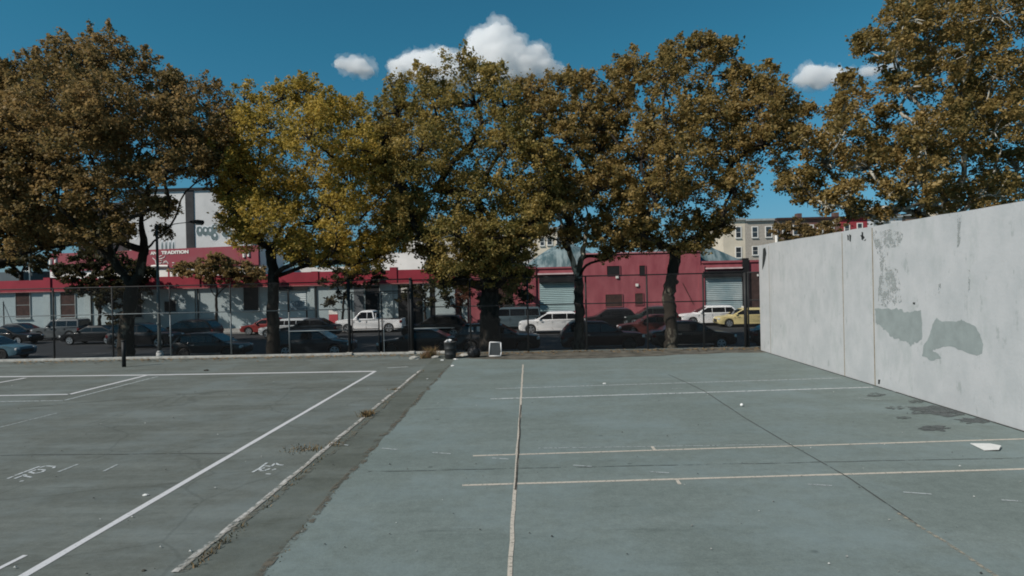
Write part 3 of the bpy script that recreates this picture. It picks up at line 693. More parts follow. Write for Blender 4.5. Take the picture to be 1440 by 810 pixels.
    if style == 'pickup':
        a = MB(); a.box(-Lc/2+.1, -W/2+.12, zd-.02, c0-.08, W/2-.12, zd+.006); a.build('load_bed', m_blk, root)
        a = MB(); a.tube([(c0-.06, -.8, zd), (c0-.06, -.8, zd+.5), (c0-.06, .8, zd+.5), (c0-.06, .8, zd)], .03, 6); a.build('roll_bar', pm, root)
    if 'spare' in extras:
        n = 18; a = MB(); a.tube([(-Lc/2-.17, 0, .95), (-Lc/2-.0, 0, .95)], .36, n); a.build('spare_wheel', m_tyre, root, True, bevel=.03)
    if 'squares' in extras:
        zc = zb+.36
        for xx in (.0, .46):
            s = -1; z_a, z_b = z2-.28, z2-.0
            xo = X(.17)+xx
            a = MB(); a.add([(xo, -(cw(z_a)+.012), z_a), (xo+.26, -(cw(z_a)+.012), z_a), (xo+.26, -(cw(z_b)+.012), z_b), (xo, -(cw(z_b)+.012), z_b)], [(0,1,2,3)]); a.build('window_square', nmat('pale_square', (.5, .53, .55)), root)  # two pale squares set on the side window
    if 'taxi' in extras:
        a = MB(); a.box(-.05, -.35, zr-.01, .12, .35, zr+.14); a.build('roof_sign', nmat('taxi_box', (.6, .58, .5)), root, bevel=.03)
    return root
def vx(x0, x1, y, face, style, L, **kw):
    """place a vehicle whose visible front or rear reaches a pixel column"""
    X = (at(x0, 470, y).x+at(x1, 470, y).x)/2
    return X
def V(style, label, cat, px, y, face, pm, **kw):
    if y < 40: kw['dark_rim'] = px not in (443, 972)
    nm = {'sedan': 'parked_car', 'hatch': 'parked_car', 'wagon': 'parked_car', 'suv': 'parked_suv', 'boxy': 'parked_suv', 'van': 'parked_van', 'pickup': 'pickup_truck'}[style]
    if y > 42 and y < 54: nm = {'parked_car': 'car', 'parked_suv': 'suv'}.get(nm, nm)
    return vehicle(style, nm, label, cat, at(px, 470, y).x, y, STREET, face, pm, **kw)
blk = paintm('black_paint', (.005, .005, .006)); blu = paintm('dark_blue_paint', (.010, .015, .020)); gry = paintm('grey_paint', (.09, .10, .105))
sil = paintm('silver_paint', (.42, .44, .45)); wht = paintm('white_paint', (.72, .72, .72)); mar = paintm('maroon_paint', (.10, .018, .016)); red = paintm('red_paint', (.19, .022, .02))
yel = paintm('yellow_paint', (.56, .47, .23)); slate = paintm('slate_paint', (.07, .10, .115)); bl2 = paintm('pale_blue_paint', (.06, .12, .155)); ch = paintm('charcoal_paint', (.012, .013, .014))
YN, YP = 37.15, 56.4
# near kerb
V('sedan', 'pale blue car cut by the left edge, parked at the near kerb', 'car', -14, YN+1.5, 1, bl2)
V('hatch', 'dark charcoal hatchback behind the silver fence posts at the near kerb', 'car', 299, YN, 1, ch, L=4.2, extras=('trim',))
V('wagon', 'dark blue wagon behind the fence directly left of the gate', 'car', 443, YN, 1, blu, L=4.6)
V('sedan', 'glossy black car seen through the gate', 'car', 589, YN, -1, blk, L=4.7)
V('suv', 'black suv with two pale squares in its window behind the white framed board', 'suv', 700, YN, 1, blk, L=4.9, extras=('squares',))
V('suv', 'dark maroon suv with a silver sill strip at the near kerb between two trunks', 'suv', 846, YN, 1, paintm('deep_maroon_paint', (.022, .006, .006)), L=4.75, extras=('trim',))
V('sedan', 'black saloon with a silver sill strip parked behind the rightmost trunk', 'car', 972, YN, 1, blk, L=4.75, H=1.62, extras=('trim',))
V('sedan', 'black car whose tail shows between the last fence post and the wall end', 'car', 1112, YN, 1, blk, L=4.7, H=1.6)
# lanes
V('sedan', 'dark car at the far left with one bright lamp in the traffic lane', 'car', 12, 50.5, 1, blk)
V('suv', 'black suv driving left behind the street lamp pole', 'suv', 262, 49.5, -1, ch, L=5.2)
V('sedan', 'black saloon driving left with bright wheels beside the boxy grey suv', 'car', 135, 49.5, -1, blk, L=4.9)
V('suv', 'black suv in the lane behind the right gate post', 'suv', 612, 48.5, -1, blk, L=4.9)
V('suv', 'white suv with black lower sill driving left before the pale shutter', 'suv', 774, 51.0, -1, wht, L=5.0, extras=('rails',))
V('sedan', 'maroon car in the lane behind the dark maroon suv', 'car', 917, 46.2, -1, paintm('brown_red_paint', (.07, .02, .018)), L=4.9, H=1.55)
V('suv', 'black suv added to darken the lane left of the first trunk', 'suv', 205, 45.5, 1, blk, L=4.8)  # extra dark vehicle, added so the street reads darker
# far kerb
V('boxy', 'grey boxy suv with a spare wheel parked by the white wall', 'suv', 87, 54.6, -1, gry, L=4.35, extras=('spare',))
V('sedan', 'small red car parked behind the second tree trunk', 'car', 378, YP, -1, red, L=4.6)
V('wagon', 'silver car behind the second tree trunk beside the small red car', 'car', 404, YP-4.2, -1, sil, L=4.2)
V('sedan', 'dark blue car with bright reflections in front of the pale roller door', 'car', 437, YP-5.5, -1, blu, L=4.7, H=1.6)
V('pickup', 'white pickup truck parked at the far kerb seen through the gate', 'pickup truck', 522, YP, -1, wht, L=5.9, H=1.95)
V('van', 'slate blue van with a pale roof line parked by the red building', 'van', 722, YP+.2, -1, slate, L=5.0, H=1.95)
V('wagon', 'black car with a bright roof parked under the two small low windows', 'car', 857, YP, -1, blk, L=4.6, H=1.6, extras=('rails',))
V('suv', 'dark green suv with silver roof rails at the far kerb left of the rightmost trunk', 'suv', 914, YP, -1, paintm('green_black_paint', (.02, .03, .028)), L=4.7, H=1.72, extras=('rails',))
V('suv', 'white suv parked at the far kerb right of the rightmost trunk', 'suv', 996, YP, -1, wht, L=4.9, extras=('rails',))
V('hatch', 'yellow taxi standing before the grey shutter beside the wall end', 'taxi', 1047, 54.0, -1, yel, L=4.8, H=1.55, extras=('taxi',))
V('suv', 'silver suv half hidden behind the concrete wall end', 'suv', 1083, YP+.4, -1, sil, L=4.6, H=1.85)
V('sedan', 'dark blue saloon parked at the far kerb beyond the left edge', 'car', 20, YP, -1, blu)

# ------------------------------------------------------------------ buildings
m_bw = nmat('pale_blue_render', (.29, .35, .365), scale=.35, var=.0, col2=(.35, .41, .42), rough=.9)
m_bw2 = nmat('warm_white_render', (.68, .65, .62), scale=.4, var=.1, rough=.9)
m_band = nmat('red_band', (.26, .026, .042), scale=.5, var=.15, rough=.8)
m_brown = nmat('brown_boards', (.045, .022, .018), scale=3, var=.4)
m_dark = nmat('dark_opening', (.012, .012, .013), var=.2)
m_trim = nmat('grey_trim', (.28, .31, .31), var=.15)
def Xp(px, Y=YF, py=430): return at(px, py, Y).x
def Zp(px, py, Y=YF): return at(px, py, Y).z
wh = empty('warehouse', (Xp(300), YF, WALK), 0, 'long low white warehouse with a red parapet band on the left', 'warehouse')
def W_(mb, name, mat, parent=wh, **k):
    o = mb.build(name, mat, parent, **k); o.matrix_parent_inverse = Matrix.Translation(-Vector(parent.location)); return o
xl, xr_ = Xp(-330), Xp(640)
W_(MB().box(xl, YF, WALK, xr_, YF+14, 3.8), 'wall', m_bw)
zb0, zb1 = 3.78, 5.08
a = MB(); a.box(xl, YF-.25, zb0, Xp(73), YF+.4, 4.9); a.box(Xp(73)+.002, YF-.22, zb0, Xp(388), YF+.4, 4.95); a.box(Xp(388)+.002, YF-.25, zb0, xr_, YF+.4, zb1)
W_(a, 'parapet', m_band)
W_(MB().box(xl, YF-.33, zb0-.1, xr_, YF-.05, zb0-.004), 'cornice', nmat('pink_cornice', (.36, .12, .12), var=.2))
W_(MB().box(xl, YF+.42, 3.8, xr_, YF+14, 4.2), 'roof', nmat('flat_roof', (.20, .22, .23), scale=.5))
for p_ in (70, 128, 279, 388, 445, 555, 632): W_(MB().box(Xp(p_)-.35, YF-.34, zb0-.002, Xp(p_)+.35, YF+.45, zb1+.28 if p_ in (555,) else zb1+.05), 'parapet_pier', m_band)
# pilasters
for p_ in (67, 124, 270, 438, 548, 600, 652):
    w = .36; W_(MB().box(Xp(p_)-w, YF-.14, WALK, Xp(p_)+w, YF+.05, zb0-.1), 'pilaster', nmat('pilaster_render', (.33, .385, .39), scale=.6, var=.1))
for p_ in (76, 129, 279, 445):
    a = MB(); a.tube([(Xp(p_), YF-.1, WALK), (Xp(p_), YF-.1, zb0-.12)], .055, 8); W_(a, 'drainpipe', m_dkst)
def window(x0, y0, x1, y1, parent, Y=YF, pane=m_brown, sill=True, frame=m_trim, fw=.07, bars=0):
    X0, X1 = at(x0, (y0+y1)/2, Y).x, at(x1, (y0+y1)/2, Y).x; Z1, Z0 = at((x0+x1)/2, y0, Y).z, at((x0+x1)/2, y1, Y).z
    a = MB(); a.box(X0, Y-.05, Z0, X1, Y-.01, Z1)
    w = W_(a, 'window', pane, parent)
    a = MB(); a.box(X0-fw, Y-.09, Z0-fw, X0-.001, Y-.004, Z1+fw); a.box(X1+.001, Y-.09, Z0-fw, X1+fw, Y-.004, Z1+fw)
    a.box(X0, Y-.09, Z1+.001, X1, Y-.004, Z1+fw); a.box(X0, Y-.09, Z0-fw, X1, Y-.004, Z0-.001)
    if bars:
        xm = (X0+X1)/2; zm = (Z0+Z1)/2; a.box(X0, Y-.075, zm-.025, X1, Y-.055, zm+.025)
    o = a.build('frame', frame, w); o.matrix_parent_inverse = w.matrix_parent_inverse if False else Matrix.Identity(4)
    if sill:
        a = MB(); a.box(X0-.14, Y-.2, Z0-fw-.1, X1+.14, Y-.006, Z0-fw-.002); a.build('sill', m_trim, w)
    return w
for r_ in ((23, 411.5, 42.5, 446.5), (86, 411, 106, 446)): window(*r_, wh, bars=1)
for r_ in ((343, 401, 364, 436), (232, 424, 239, 438), (240, 422, 248, 438), (514, 402, 534, 436), (180, 411, 200, 446), (-40, 411, -20, 447)): window(*r_, wh, pane=m_dark)
# roller door with dark head and small notice
def door_px(x0, y0, x1, y1, nm, mat, parent=wh, Y=YF, dy=.05, out=.03):
    a = MB(); a.pbox(x0, y0, x1, y1, Y-out, dy*.5); return W_(a, nm, mat, parent)
m_shut = nmat('pale_shutter', (.44, .50, .51), scale=.5, var=.08, rough=.5)
def shutter(x0, y0, x1, y1, parent, Y=YF, mat=m_shut, z0=None):
    X0, X1 = at(x0, (y0+y1)/2, Y).x, at(x1, (y0+y1)/2, Y).x; Z1 = at((x0+x1)/2, y0, Y).z; Z0 = at((x0+x1)/2, y1, Y).z if z0 is None else z0
    a = MB(); nrow = max(4, int((Z1-Z0)/.18)); h = (Z1-Z0)/nrow
    for i in range(nrow):
        zz_ = Z0+i*h; a.add([(X0, Y-.03, zz_), (X1, Y-.03, zz_), (X1, Y-.075, zz_+h*.45), (X0, Y-.075, zz_+h*.45), (X1, Y-.03, zz_+h), (X0, Y-.03, zz_+h)], [(0,1,2,3),(3,2,4,5)])
    return W_(a, 'shutter', mat, parent)
shutter(391, 408, 431, 470, wh, z0=WALK+.02)
door_px(390, 402, 433, 408, 'shutter_box', m_dark, out=.28, dy=.5)
door_px(404.5, 408, 406.5, 470, 'guide_rail', m_dark, out=.12, dy=.1)
door_px(430.5, 436, 432.5, 462, 'guide_rail', m_brown, out=.12, dy=.1)
door_px(560, 400, 612, 470, 'bay_and_shade', m_dark, out=.02)
door_px(564, 404.5, 572.5, 411.5, 'light_panel', nmat('pale_panel', (.6, .58, .54)), out=.06)
door_px(498, 398, 512, 462, 'bay_and_shade', nmat('shade_grey', (.10, .11, .12)), out=.02)  # flat panel with the facade's shade put into its grey
def text(body, X, Y, Z, size, mat, parent, name='lettering', sx=1.0, bold=.0, rot=0):
    cu = bpy.data.curves.new(name, 'FONT'); cu.body = body; cu.size = size; cu.extrude = .01; cu.offset = bold
    o = bpy.data.objects.new(name, cu); COL.objects.link(o)
    dg = bpy.context.evaluated_depsgraph_get(); me = bpy.data.meshes.new_from_object(o.evaluated_get(dg)); bpy.data.objects.remove(o)
    o = bpy.data.objects.new(name, me); COL.objects.link(o); me.materials.clear(); me.materials.append(mat)
    o.location = (X, Y, Z); o.rotation_euler = (math.pi/2, rot, 0); o.scale = (sx, 1, 1); o.parent = parent
    o.matrix_parent_inverse = Matrix.Translation(-Vector(parent.location)) if parent.rotation_euler.z == 0 else Matrix.Identity(4)
    return o
m_blue = nmat('blue_letter', (.05, .12, .18)); m_wl = nmat('white_letter', (.68, .66, .62), var=.05)
text('OPEN', Xp(409), YF-.09, Zp(412, 427.5), .42, m_blue, wh, sx=1.3, bold=.01)
text('DELIVERY', Xp(407.5), YF-.09, Zp(412, 432), .42, m_blue, wh, sx=.75, bold=.01)
text('ENTRANCE', Xp(409), YF-.09, Zp(415, 437), .42, m_blue, wh, sx=.8, bold=.01)
# guy pole by the left window
gp = empty('guy_pole', (Xp(5, 60), 60, WALK), 0, 'thin dark pole with a slanting guy wire by the leftmost window', 'pole')
a = MB(); a.tube([(0, 0, 0), (0, 0, Zp(5, 424, 60)-WALK)], .05, 8); a.build('pole', m_dkst, gp)
a = MB(); a.tube([(0, 0, Zp(5, 426, 60)-WALK), (Xp(23, 60)-Xp(5, 60), 0, 0)], .03, 6); a.tube([(Xp(18.5, 60)-Xp(5, 60), 0, 1.1), (Xp(23, 60)-Xp(5, 60), 0, 0)], .07, 6); a.build('guy_wire', slate, gp)
# red and white hoarding
a = empty('hoarding', (Xp(468.5, 62), 62, WALK), 0, 'small red hoarding board with a white top standing by the white wall', 'hoarding')
w = (Xp(475, 62)-Xp(462.5, 62))/2; zt = Zp(468, 435, 62)-WALK; zm = Zp(468, 442, 62)-WALK
MB().box(-w, -.03, .3, w, .03, zm).build('red_panel', nmat('hoarding_red', (.36, .05, .06)), a); MB().box(-w, -.03, zm+.002, w, .03, zt).build('white_panel', m_wl, a)
MB().box(-w, .032, 0, -w+.08, .1, zt).build('leg', m_brown, a); MB().box(w-.08, .032, 0, w, .1, zt).build('leg', m_brown, a)

# set back block carrying the red sign board, turned a little
YS0, YS1 = 70.0, 64.6
pL, pR = at(70, 370, YS0), at(366, 350, YS1)
sroot = empty('sign_building', (pL.x, YS0, 4.2), math.atan2(YS1-YS0, pR.x-pL.x), 'white rooftop block carrying a long red sign board with white lettering', 'building')
SLn = math.hypot(pR.x-pL.x, YS1-YS0)
def sloc(px, py):
    d = ray(px, py); rz_ = sroot.rotation_euler.z; nrm = Vector((-math.sin(rz_), math.cos(rz_), 0)); t = (Vector((pL.x, YS0, 0))-EYE).dot(nrm)/d.dot(nrm); p = EYE+t*d
    return ((p-Vector((pL.x, YS0, 0))).dot(Vector((math.cos(rz_), math.sin(rz_), 0))), p.z-4.2)
tz = sloc(220, 351)[1]
MB().box(0, 0, -.1, SLn, 4, tz-.05).build('wall', m_bw2, sroot)
b0 = sloc(225, 377)[1]
MB().box(.25, -.2, b0, SLn-.1, -.02, tz).build('sign_board', m_sign := nmat('sign_red', (.27, .075, .09), scale=.5, var=.15, col2=(.24, .045, .06)), sroot)
def stroke(pts, w=.1, mat=m_wl, name='emblem'):
    mb = MB()
    for s in pts:
        mb.tube([(q[0], -.22, q[1]) for q in (sloc(*p_) for p_ in s)], w/2, 6)
    return mb.build(name, mat, sroot)
def sz(l): return [[(190+x/13.5, 335+y/13.5) for x, y in s] for s in l]
def stext(body, px0, px1, pyb, size, **k):
    s0, z0 = sloc(px0, pyb); s1, _ = sloc(px1, pyb)
    o = text(body, s0, -.24, z0, size, m_wl, sroot, **k); o.matrix_parent_inverse = Matrix.Identity(4)
    wd = max(v.co.x for v in o.data.vertices); o.scale = ((s1-s0)/wd, 1, 1); o.location = (s0, -.24, z0); return o
stext('TRADITION', 229.5, 267.5, 357.6, .45, bold=.025)
stext('AN', 214.5, 222.5, 358.2, .45, bold=.02); stext('O', 206.8, 211, 358.2, .45, bold=.02)
stroke(sz([[(365,375),(395,405),(415,420),(425,485)],[(440,410),(435,480)],[(490,350),(545,330)],[(600,335),(585,365),(540,385),(490,395)],[(500,425),(545,420),(530,470),(490,480)],[(565,480),(580,445),(615,430),(660,485)],[(590,470),(615,450)],[(735,465),(775,470)],[(740,520),(750,510)]]), .09)
stroke(sz([[(345,535),(440,525),(560,530),(660,530)]]), .28, name='lettering_strip')
for s in ([(74,372),(74,364)], [(81.5,370),(81,360)], [(345.5,362),(345,354)], [(352,361),(351.5,351)]): stroke([s], .35, name='bottle_emblem')
a = MB()
for px_, h_ in ((242, 8),):
    s, z = sloc(px_, 389); a.box(s-.08, -.5, z, s+.08, -.4, z+.75)
a.build('vent_pipe', m_band, sroot)

# tall graffiti building
YG = 86
def building(label, x0, y0, x1, Y, mat, dep=12, name='building', cat='building', z0=-.5):
    X0, X1 = at(x0, 380, Y).x, at(x1, 380, Y).x; Zt = at((x0+x1)/2, y0, Y).z
    r_ = empty(name, ((X0+X1)/2, Y, WALK), 0, label, cat)
    W_(MB().box(X0, Y, WALK, X1, Y+dep, Zt), 'wall', mat, r_); return r_, X0, X1, Zt
m_gc = nmat('grey_concrete', (.58, .57, .56), scale=.25, var=.14, rough=.9, stretch=(1, 1, .6))
gb, X0, X1, Zt = building('tall pale concrete building with bubble graffiti behind the red sign', 183, 268, 352, YG, m_gc)
W_(MB().box(X0-.2, YG-.25, Zt, X1+.2, YG+12.2, Zt+.35), 'coping', m_dark, gb)
W_(MB().box(Xp(261.5, YG, 300), YG-.12, WALK, Xp(273, YG, 300), YG-.01, Zt-.002), 'recess_shade', nmat('recess_dark', (.035, .035, .037), scale=.5, var=.4), gb)  # flat dark strip; shade of a recess put into its colour
m_gr = nmat('graffiti_grey', (.12, .16, .165), var=.25, scale=1); m_gw = nmat('graffiti_white', (.66, .67, .68), var=.05)
def blob(cx, cy, rx, ry, off, mat, name='graffiti', rag=.06):
    n = 20; q = []
    for i in range(n):
        t = 2*math.pi*i/n; k = 1+random.uniform(-rag, rag); p_ = at(cx+rx*k*math.cos(t), cy+ry*k*math.sin(t), YG-off); q.append((p_.x, p_.z))
    W_(MB().prism(q, YG-off, YG-off+.004), name, mat, gb)
for i, (cx, cy, rx, ry) in enumerate(((280.5,325,4.6,7),(288.5,325,4.8,6.5),(295,325,4.5,6.5),(301.5,321,4.2,5.5),(301.5,332,5.2,6),(317,329,5,5),(325,328,4.2,4.6),(335,330,6,4.6))):
    blob(cx, cy, rx+1.1, ry+1.1, .02+i*.001, m_gw); blob(cx, cy, rx, ry, .04+i*.001, m_gr)
    if i < 5: blob(cx+.6, cy-1.2, rx*.3, ry*.35, .06, m_gw)
t = text('GULSINE', at(322, 345, YG).x, YG-.08, at(322, 345.5, YG).z, 1.15, m_gw, gb, 'graffiti', bold=.05)
wd = max(v.co.x for v in t.data.vertices); t.scale.x = (at(355, 345, YG).x-at(322, 345, YG).x)/wd
for cx in (228, 233.5, 239, 244):
    blob(cx, 346, 2.2, 9, .02, m_gw); blob(cx, 347, 1.2, 7, .03, m_gr)
blob(190, 330, 4, 8, .02, m_gw)
building('dark brick building left of the graffiti wall', 118, 285, 181, 88, nmat('dark_brick', (.04, .036, .034), scale=1), 10)
building('low dark grey building seen above the left warehouse roof', -150, 384, 64, 82, nmat('slate_wall', (.10, .125, .14), scale=.5), 10)
building('small pale rose rooftop block left of the red sign board', 111, 343, 138, 80, nmat('rose_grey', (.28, .2, .19), scale=.7, var=.3), 5)
a = MB(); x_ = at(41.5, 380, 76).x
a.tube([(x_, 76, 4), (x_, 76, at(41, 345, 76).z)], .07, 8); a.tube([(x_, 76, at(41, 381, 76).z), (x_-.8, 76, at(41, 381, 76).z)], .05, 6)
tag(a.build('vent_mast', m_wl), 'thin white mast above the far left roof', 'mast')
# white set-back block behind the gate
building('low white block continuing right of the red sign board above the parapet', 380, 376, 500, 68, m_bw2, 6)
wb_, X0, X1, Zt = building('white rendered block rising behind the red parapet above the gate', 522, 355, 613, 73, nmat('bright_render', (.74, .70, .66), scale=.3, var=.08), 8)
W_(MB().pbox(531, 343, 546, 356, 74.5, 3), 'stair_housing', m_trim, wb_); W_(MB().pbox(581, 341, 611, 356, 75, 3), 'stair_housing', m_bw2, wb_)
window(540, 346, 543, 354, wb_, Y=74.5, pane=m_dark, sill=False); window(588, 344, 592, 352, wb_, Y=75, pane=m_dark, sill=False); window(600, 345, 604, 353, wb_, Y=75, pane=m_dark, sill=False)

# ---- rose red garage building
m_rose = nmat('rose_render', (.235, .056, .070), scale=1.2, var=.0, col2=(.315, .092, .106), rough=.9, stretch=(1, 1, .35), bump=.3, bscale=12)
rb = empty('garage_building', (Xp(880), YF, WALK), 0, 'rose red garage building with pale roller shutters and green domed roofs', 'garage')
xa, xb_ = Xp(655), Xp(1180)
zP = Zp(740, 375); zM = Zp(824, 358); zR = Zp(1000, 367)
W_(MB().box(xa, YF, WALK, Xp(821), YF+16, zP-.25), 'wall', m_rose, rb)
W_(MB().box(Xp(821)+.002, YF-.1, WALK, Xp(986), YF+15.9, zM), 'wall', m_rose, rb)
W_(MB().box(Xp(986)+.002, YF, WALK, xb_, YF+16, zR-.2), 'wall', m_rose, rb)
m_cop = nmat('rose_coping', (.42, .18, .19), var=.1)
W_(MB().box(Xp(821)-.1, YF-.22, zM, Xp(986)+.1, YF+.5, zM+.12), 'coping', m_cop, rb)
W_(MB().box(xa, YF-.2, zP-.25, Xp(755), YF+.5, zP), 'parapet', m_rose, rb)
W_(MB().box(Xp(755)+.002, YF-.12, zP-.25, Xp(821)-.12, YF+.5, zP-.1), 'parapet', m_rose, rb)
W_(MB().box(Xp(757), YF-.3, Zp(780, 386), Xp(807), YF-.02, Zp(780, 384)), 'moulding', nmat('pale_moulding', (.55, .42, .42)), rb)
W_(MB().box(Xp(993), YF-.3, Zp(1018, 378), Xp(1044), YF-.02, Zp(1018, 376)), 'moulding', MATS['pale_moulding'], rb)
W_(MB().box(Xp(986)+.12, YF-.12, zR-.2, xb_, YF+.5, zR), 'parapet', m_rose, rb)
W_(MB().box(Xp(1049)-.3, YF-.2, WALK, Xp(1052)+.1, YF-.01, zR+.2), 'pilaster', m_dark, rb)
for p_ in (750, 813, 987): W_(MB().box(Xp(p_)-.3, YF-.16, WALK, Xp(p_)+.3, YF-.005, zP-.27), 'pilaster', m_rose, rb)
door_px(758, 388, 809, 397, 'shutter_box', m_dark, rb, out=.45, dy=.8)
shutter(759, 397, 808, 438, rb, mat=nmat('teal_shutter', (.30, .405, .41), scale=.5, var=.08, rough=.45))
door_px(759, 438, 808, 462, 'garage_opening', m_dark, rb, out=.01, dy=.02)
door_px(990, 381, 1046, 389, 'shutter_box', m_dark, rb, out=.45, dy=.8)
shutter(992.5, 389, 1044, 470, rb, mat=nmat('stained_shutter', (.22, .30, .32), scale=.8, var=.0, col2=(.38, .43, .43), rough=.45), z0=WALK+.02)
door_px(1055, 383, 1085, 470, 'garage_opening', nmat('brown_opening', (.05, .028, .024), var=.4), rb, out=.01, dy=.02)
door_px(1065, 385.5, 1067, 388.5, 'wall_lamp', m_wl, rb, out=.2, dy=.2)
door_px(700, 400, 722, 470, 'bay_and_shade', m_brown, rb, out=.01, dy=.02)
for r_ in ((853.5, 374, 871.5, 386.5), (899, 373.5, 907, 386), (939, 372, 952, 384.5), (851.5, 414, 875, 431), (893, 412.5, 904, 428.5)): window(*r_, rb, Y=YF-.1, pane=m_dark if r_[1] < 400 else m_brown, sill=False, frame=m_rose, fw=.05)
for px_, py_ in ((868, 389.5), (896, 401)):
    a = MB(); a.pbox(px_-2, py_-2, px_+2, py_+2, YF-.25, .12); W_(a, 'wall_lamp', m_wl, rb, bevel=.03)
a = MB(); a.tube([(Xp(945.5), YF-.18, WALK), (Xp(945.5), YF-.18, Zp(945, 366))], .05, 8); W_(a, 'drainpipe', m_wl, rb)
a = MB(); a.tube([(Xp(960), YF-.15, Zp(960, 398)), (Xp(975), YF-.15, Zp(975, 428))], .03, 6); W_(a, 'cable', m_brown, rb)
# curved green roofs behind the parapets
m_green = nmat('green_roof', (.05, .09, .10), scale=1.0, var=.0, col2=(.20, .25, .255), rough=.6, stretch=(2.2, .5, .5), pos=(.42, .62))
def vault(x0, x1, Y, dep, zt, zb_, nm='domed_roof'):
    n = 18; xm = (x0+x1)/2; hw_ = (x1-x0)/2; a = MB(); m_ = 12
    vs = []; fs = []
    for j in range(m_+1):
        ty = -1+2*j/m_
        for i in range(n+1):
            tx = -1+2*i/n; z = zb_+(zt-zb_)*max(0, 1-abs(tx)**1.5)*max(0, 1-ty*ty)**.4
            vs.append((xm+hw_*tx, Y+dep/2+dep/2*ty, z))
    for j in range(m_):
        for i in range(n): fs.append((j*(n+1)+i, j*(n+1)+i+1, (j+1)*(n+1)+i+1, (j+1)*(n+1)+i))
    a.add(vs, fs); W_(a, nm, m_green, rb, smooth=True)
vault(Xp(728, 66), Xp(872, 66), YF+.8, 14, at(785, 341, 70).z, zP-.5)
vault(Xp(895, 66), Xp(1056, 66), YF+.8, 14, at(985, 336, 70).z, zR-.4)
vault(Xp(690, 66), Xp(765, 66), YF+.8, 10, at(735, 367, 68).z, zP-.6)

# ---- row houses beyond
YR = 112
def rowhouse(label, x0, x1, ytop, mat, Y=YR, wins=(), cor=m_trim, mans=None, wframe=m_wl, chim=False):
    r_, X0, X1, Zt = building(label, x0, ytop, x1, Y, mat, 12, 'row_house', 'house')
    W_(MB().box(X0+.01, Y-.4, Zt, X1-.01, Y+12, Zt+.35), 'cornice', cor, r_)
    for q in wins: window(*q, r_, Y=Y, pane=nmat('house_glass', (.03, .035, .04), rough=.1, spec=.8), frame=wframe, fw=.14, bars=1)
    if chim: W_(MB().box(X0+1, Y+4, Zt+.35, X0+1.8, Y+5.2, Zt+1.5), 'chimney', nmat('chimney_brick', (.12, .07, .06)), r_)
    if mans:
        m0 = at((x0+x1)/2, mans, Y).z
        a = MB(); a.add([(X0, Y-.3, Zt+.36), (X1, Y-.3, Zt+.36), (X1, Y+12, Zt+.36), (X0, Y+12, Zt+.36), (X0+2.2, Y+1.5, m0), (X1-2.2, Y+1.5, m0), (X1-2.2, Y+10, m0), (X0+2.2, Y+10, m0)],
                        [(0,3,2,1),(4,5,6,7),(0,1,5,4),(1,2,6,5),(2,3,7,6),(3,0,4,7)]); W_(a, 'mansard_roof', nmat('slate_roof', (.035, .04, .048), scale=2), r_)
    return r_
crm = nmat('cream_paint_wall', (.56, .50, .40), scale=.4, var=.1)
rowhouse('cream row house with white framed windows beside the tan house', 1018, 1049, 310, crm, wins=((1035, 319.5, 1041.5, 334), (1035, 348, 1042, 362)))
rowhouse('tan brick row house with three white framed windows', 1049.2, 1090, 310.5, nmat('tan_brick', (.33, .30, .26), scale=3, var=.15), wins=((1058, 319.5, 1065, 333.5), (1077, 319, 1084.5, 333), (1058.5, 347, 1065.5, 358)))
a = MB(); a.tube([(Xp(1091, YR, 320), YR-.2, 0), (Xp(1091, YR, 320), YR-.2, at(1091, 316, YR).z)], .28, 8); tag(a.build('flue_pipe', m_wl), 'white flue pipe between the tan and the brown row houses', 'pipe')
rowhouse('brown row house left of the rose patched one', 1093, 1128, 309, nmat('brown_stone', (.17, .125, .10), scale=3, var=.2), wins=((1101, 318, 1107, 331), (1116, 317, 1122, 330)), cor=MATS['brown_boards'])
rowhouse('brown row house with a faded rose patch', 1128.2, 1182, 308, nmat('rose_brown', (.22, .10, .09), scale=.25, var=.35, col2=(.17, .13, .10)), wins=((1137, 317, 1143, 330), (1150, 316, 1156, 329), (1166, 313, 1172, 326)), chim=True, cor=MATS['brown_boards'])
rowhouse('deep red row house behind the top of the wall', 1182.2, 1221, 307, nmat('deep_red_paint', (.27, .035, .045), scale=2, var=.1), wins=((1188, 316, 1194, 328), (1206, 314.5, 1212, 327)), chim=True, cor=MATS['brown_boards'])
rowhouse('white house with a dark mansard roof behind the wall', 1221.2, 1270, 306, nmat('white_stucco', (.55, .56, .56), scale=2, var=.06), wins=((1229, 311, 1235, 316), (1243, 310, 1250, 314.5)), mans=292, wframe=m_trim)
rowhouse('brown row house behind the right tree', 1270.2, 1330, 303, nmat('brown_stone_two', (.2, .15, .12), scale=3))
rowhouse('cream house seen through the leaves left of the green roof', 752, 808, 322, crm, wins=((760, 335, 765, 345), (770, 334, 776, 344), (783, 334, 789, 344)))
rowhouse('white house seen through the leaves above the garage', 712, 751.8, 313, nmat('white_wall_house', (.6, .59, .57), scale=2, var=.06), wins=((722, 324, 728, 336), (737, 323, 743, 335)))
rowhouse('pale grey house behind the middle tree', 660, 711.8, 320, nmat('pale_grey_house', (.45, .45, .44), scale=2, var=.06), wins=((670, 330, 676, 341),))
rowhouse('cream house behind the white rendered block', 570, 650, 330, nmat('cream_two', (.5, .46, .4), scale=2, var=.06))

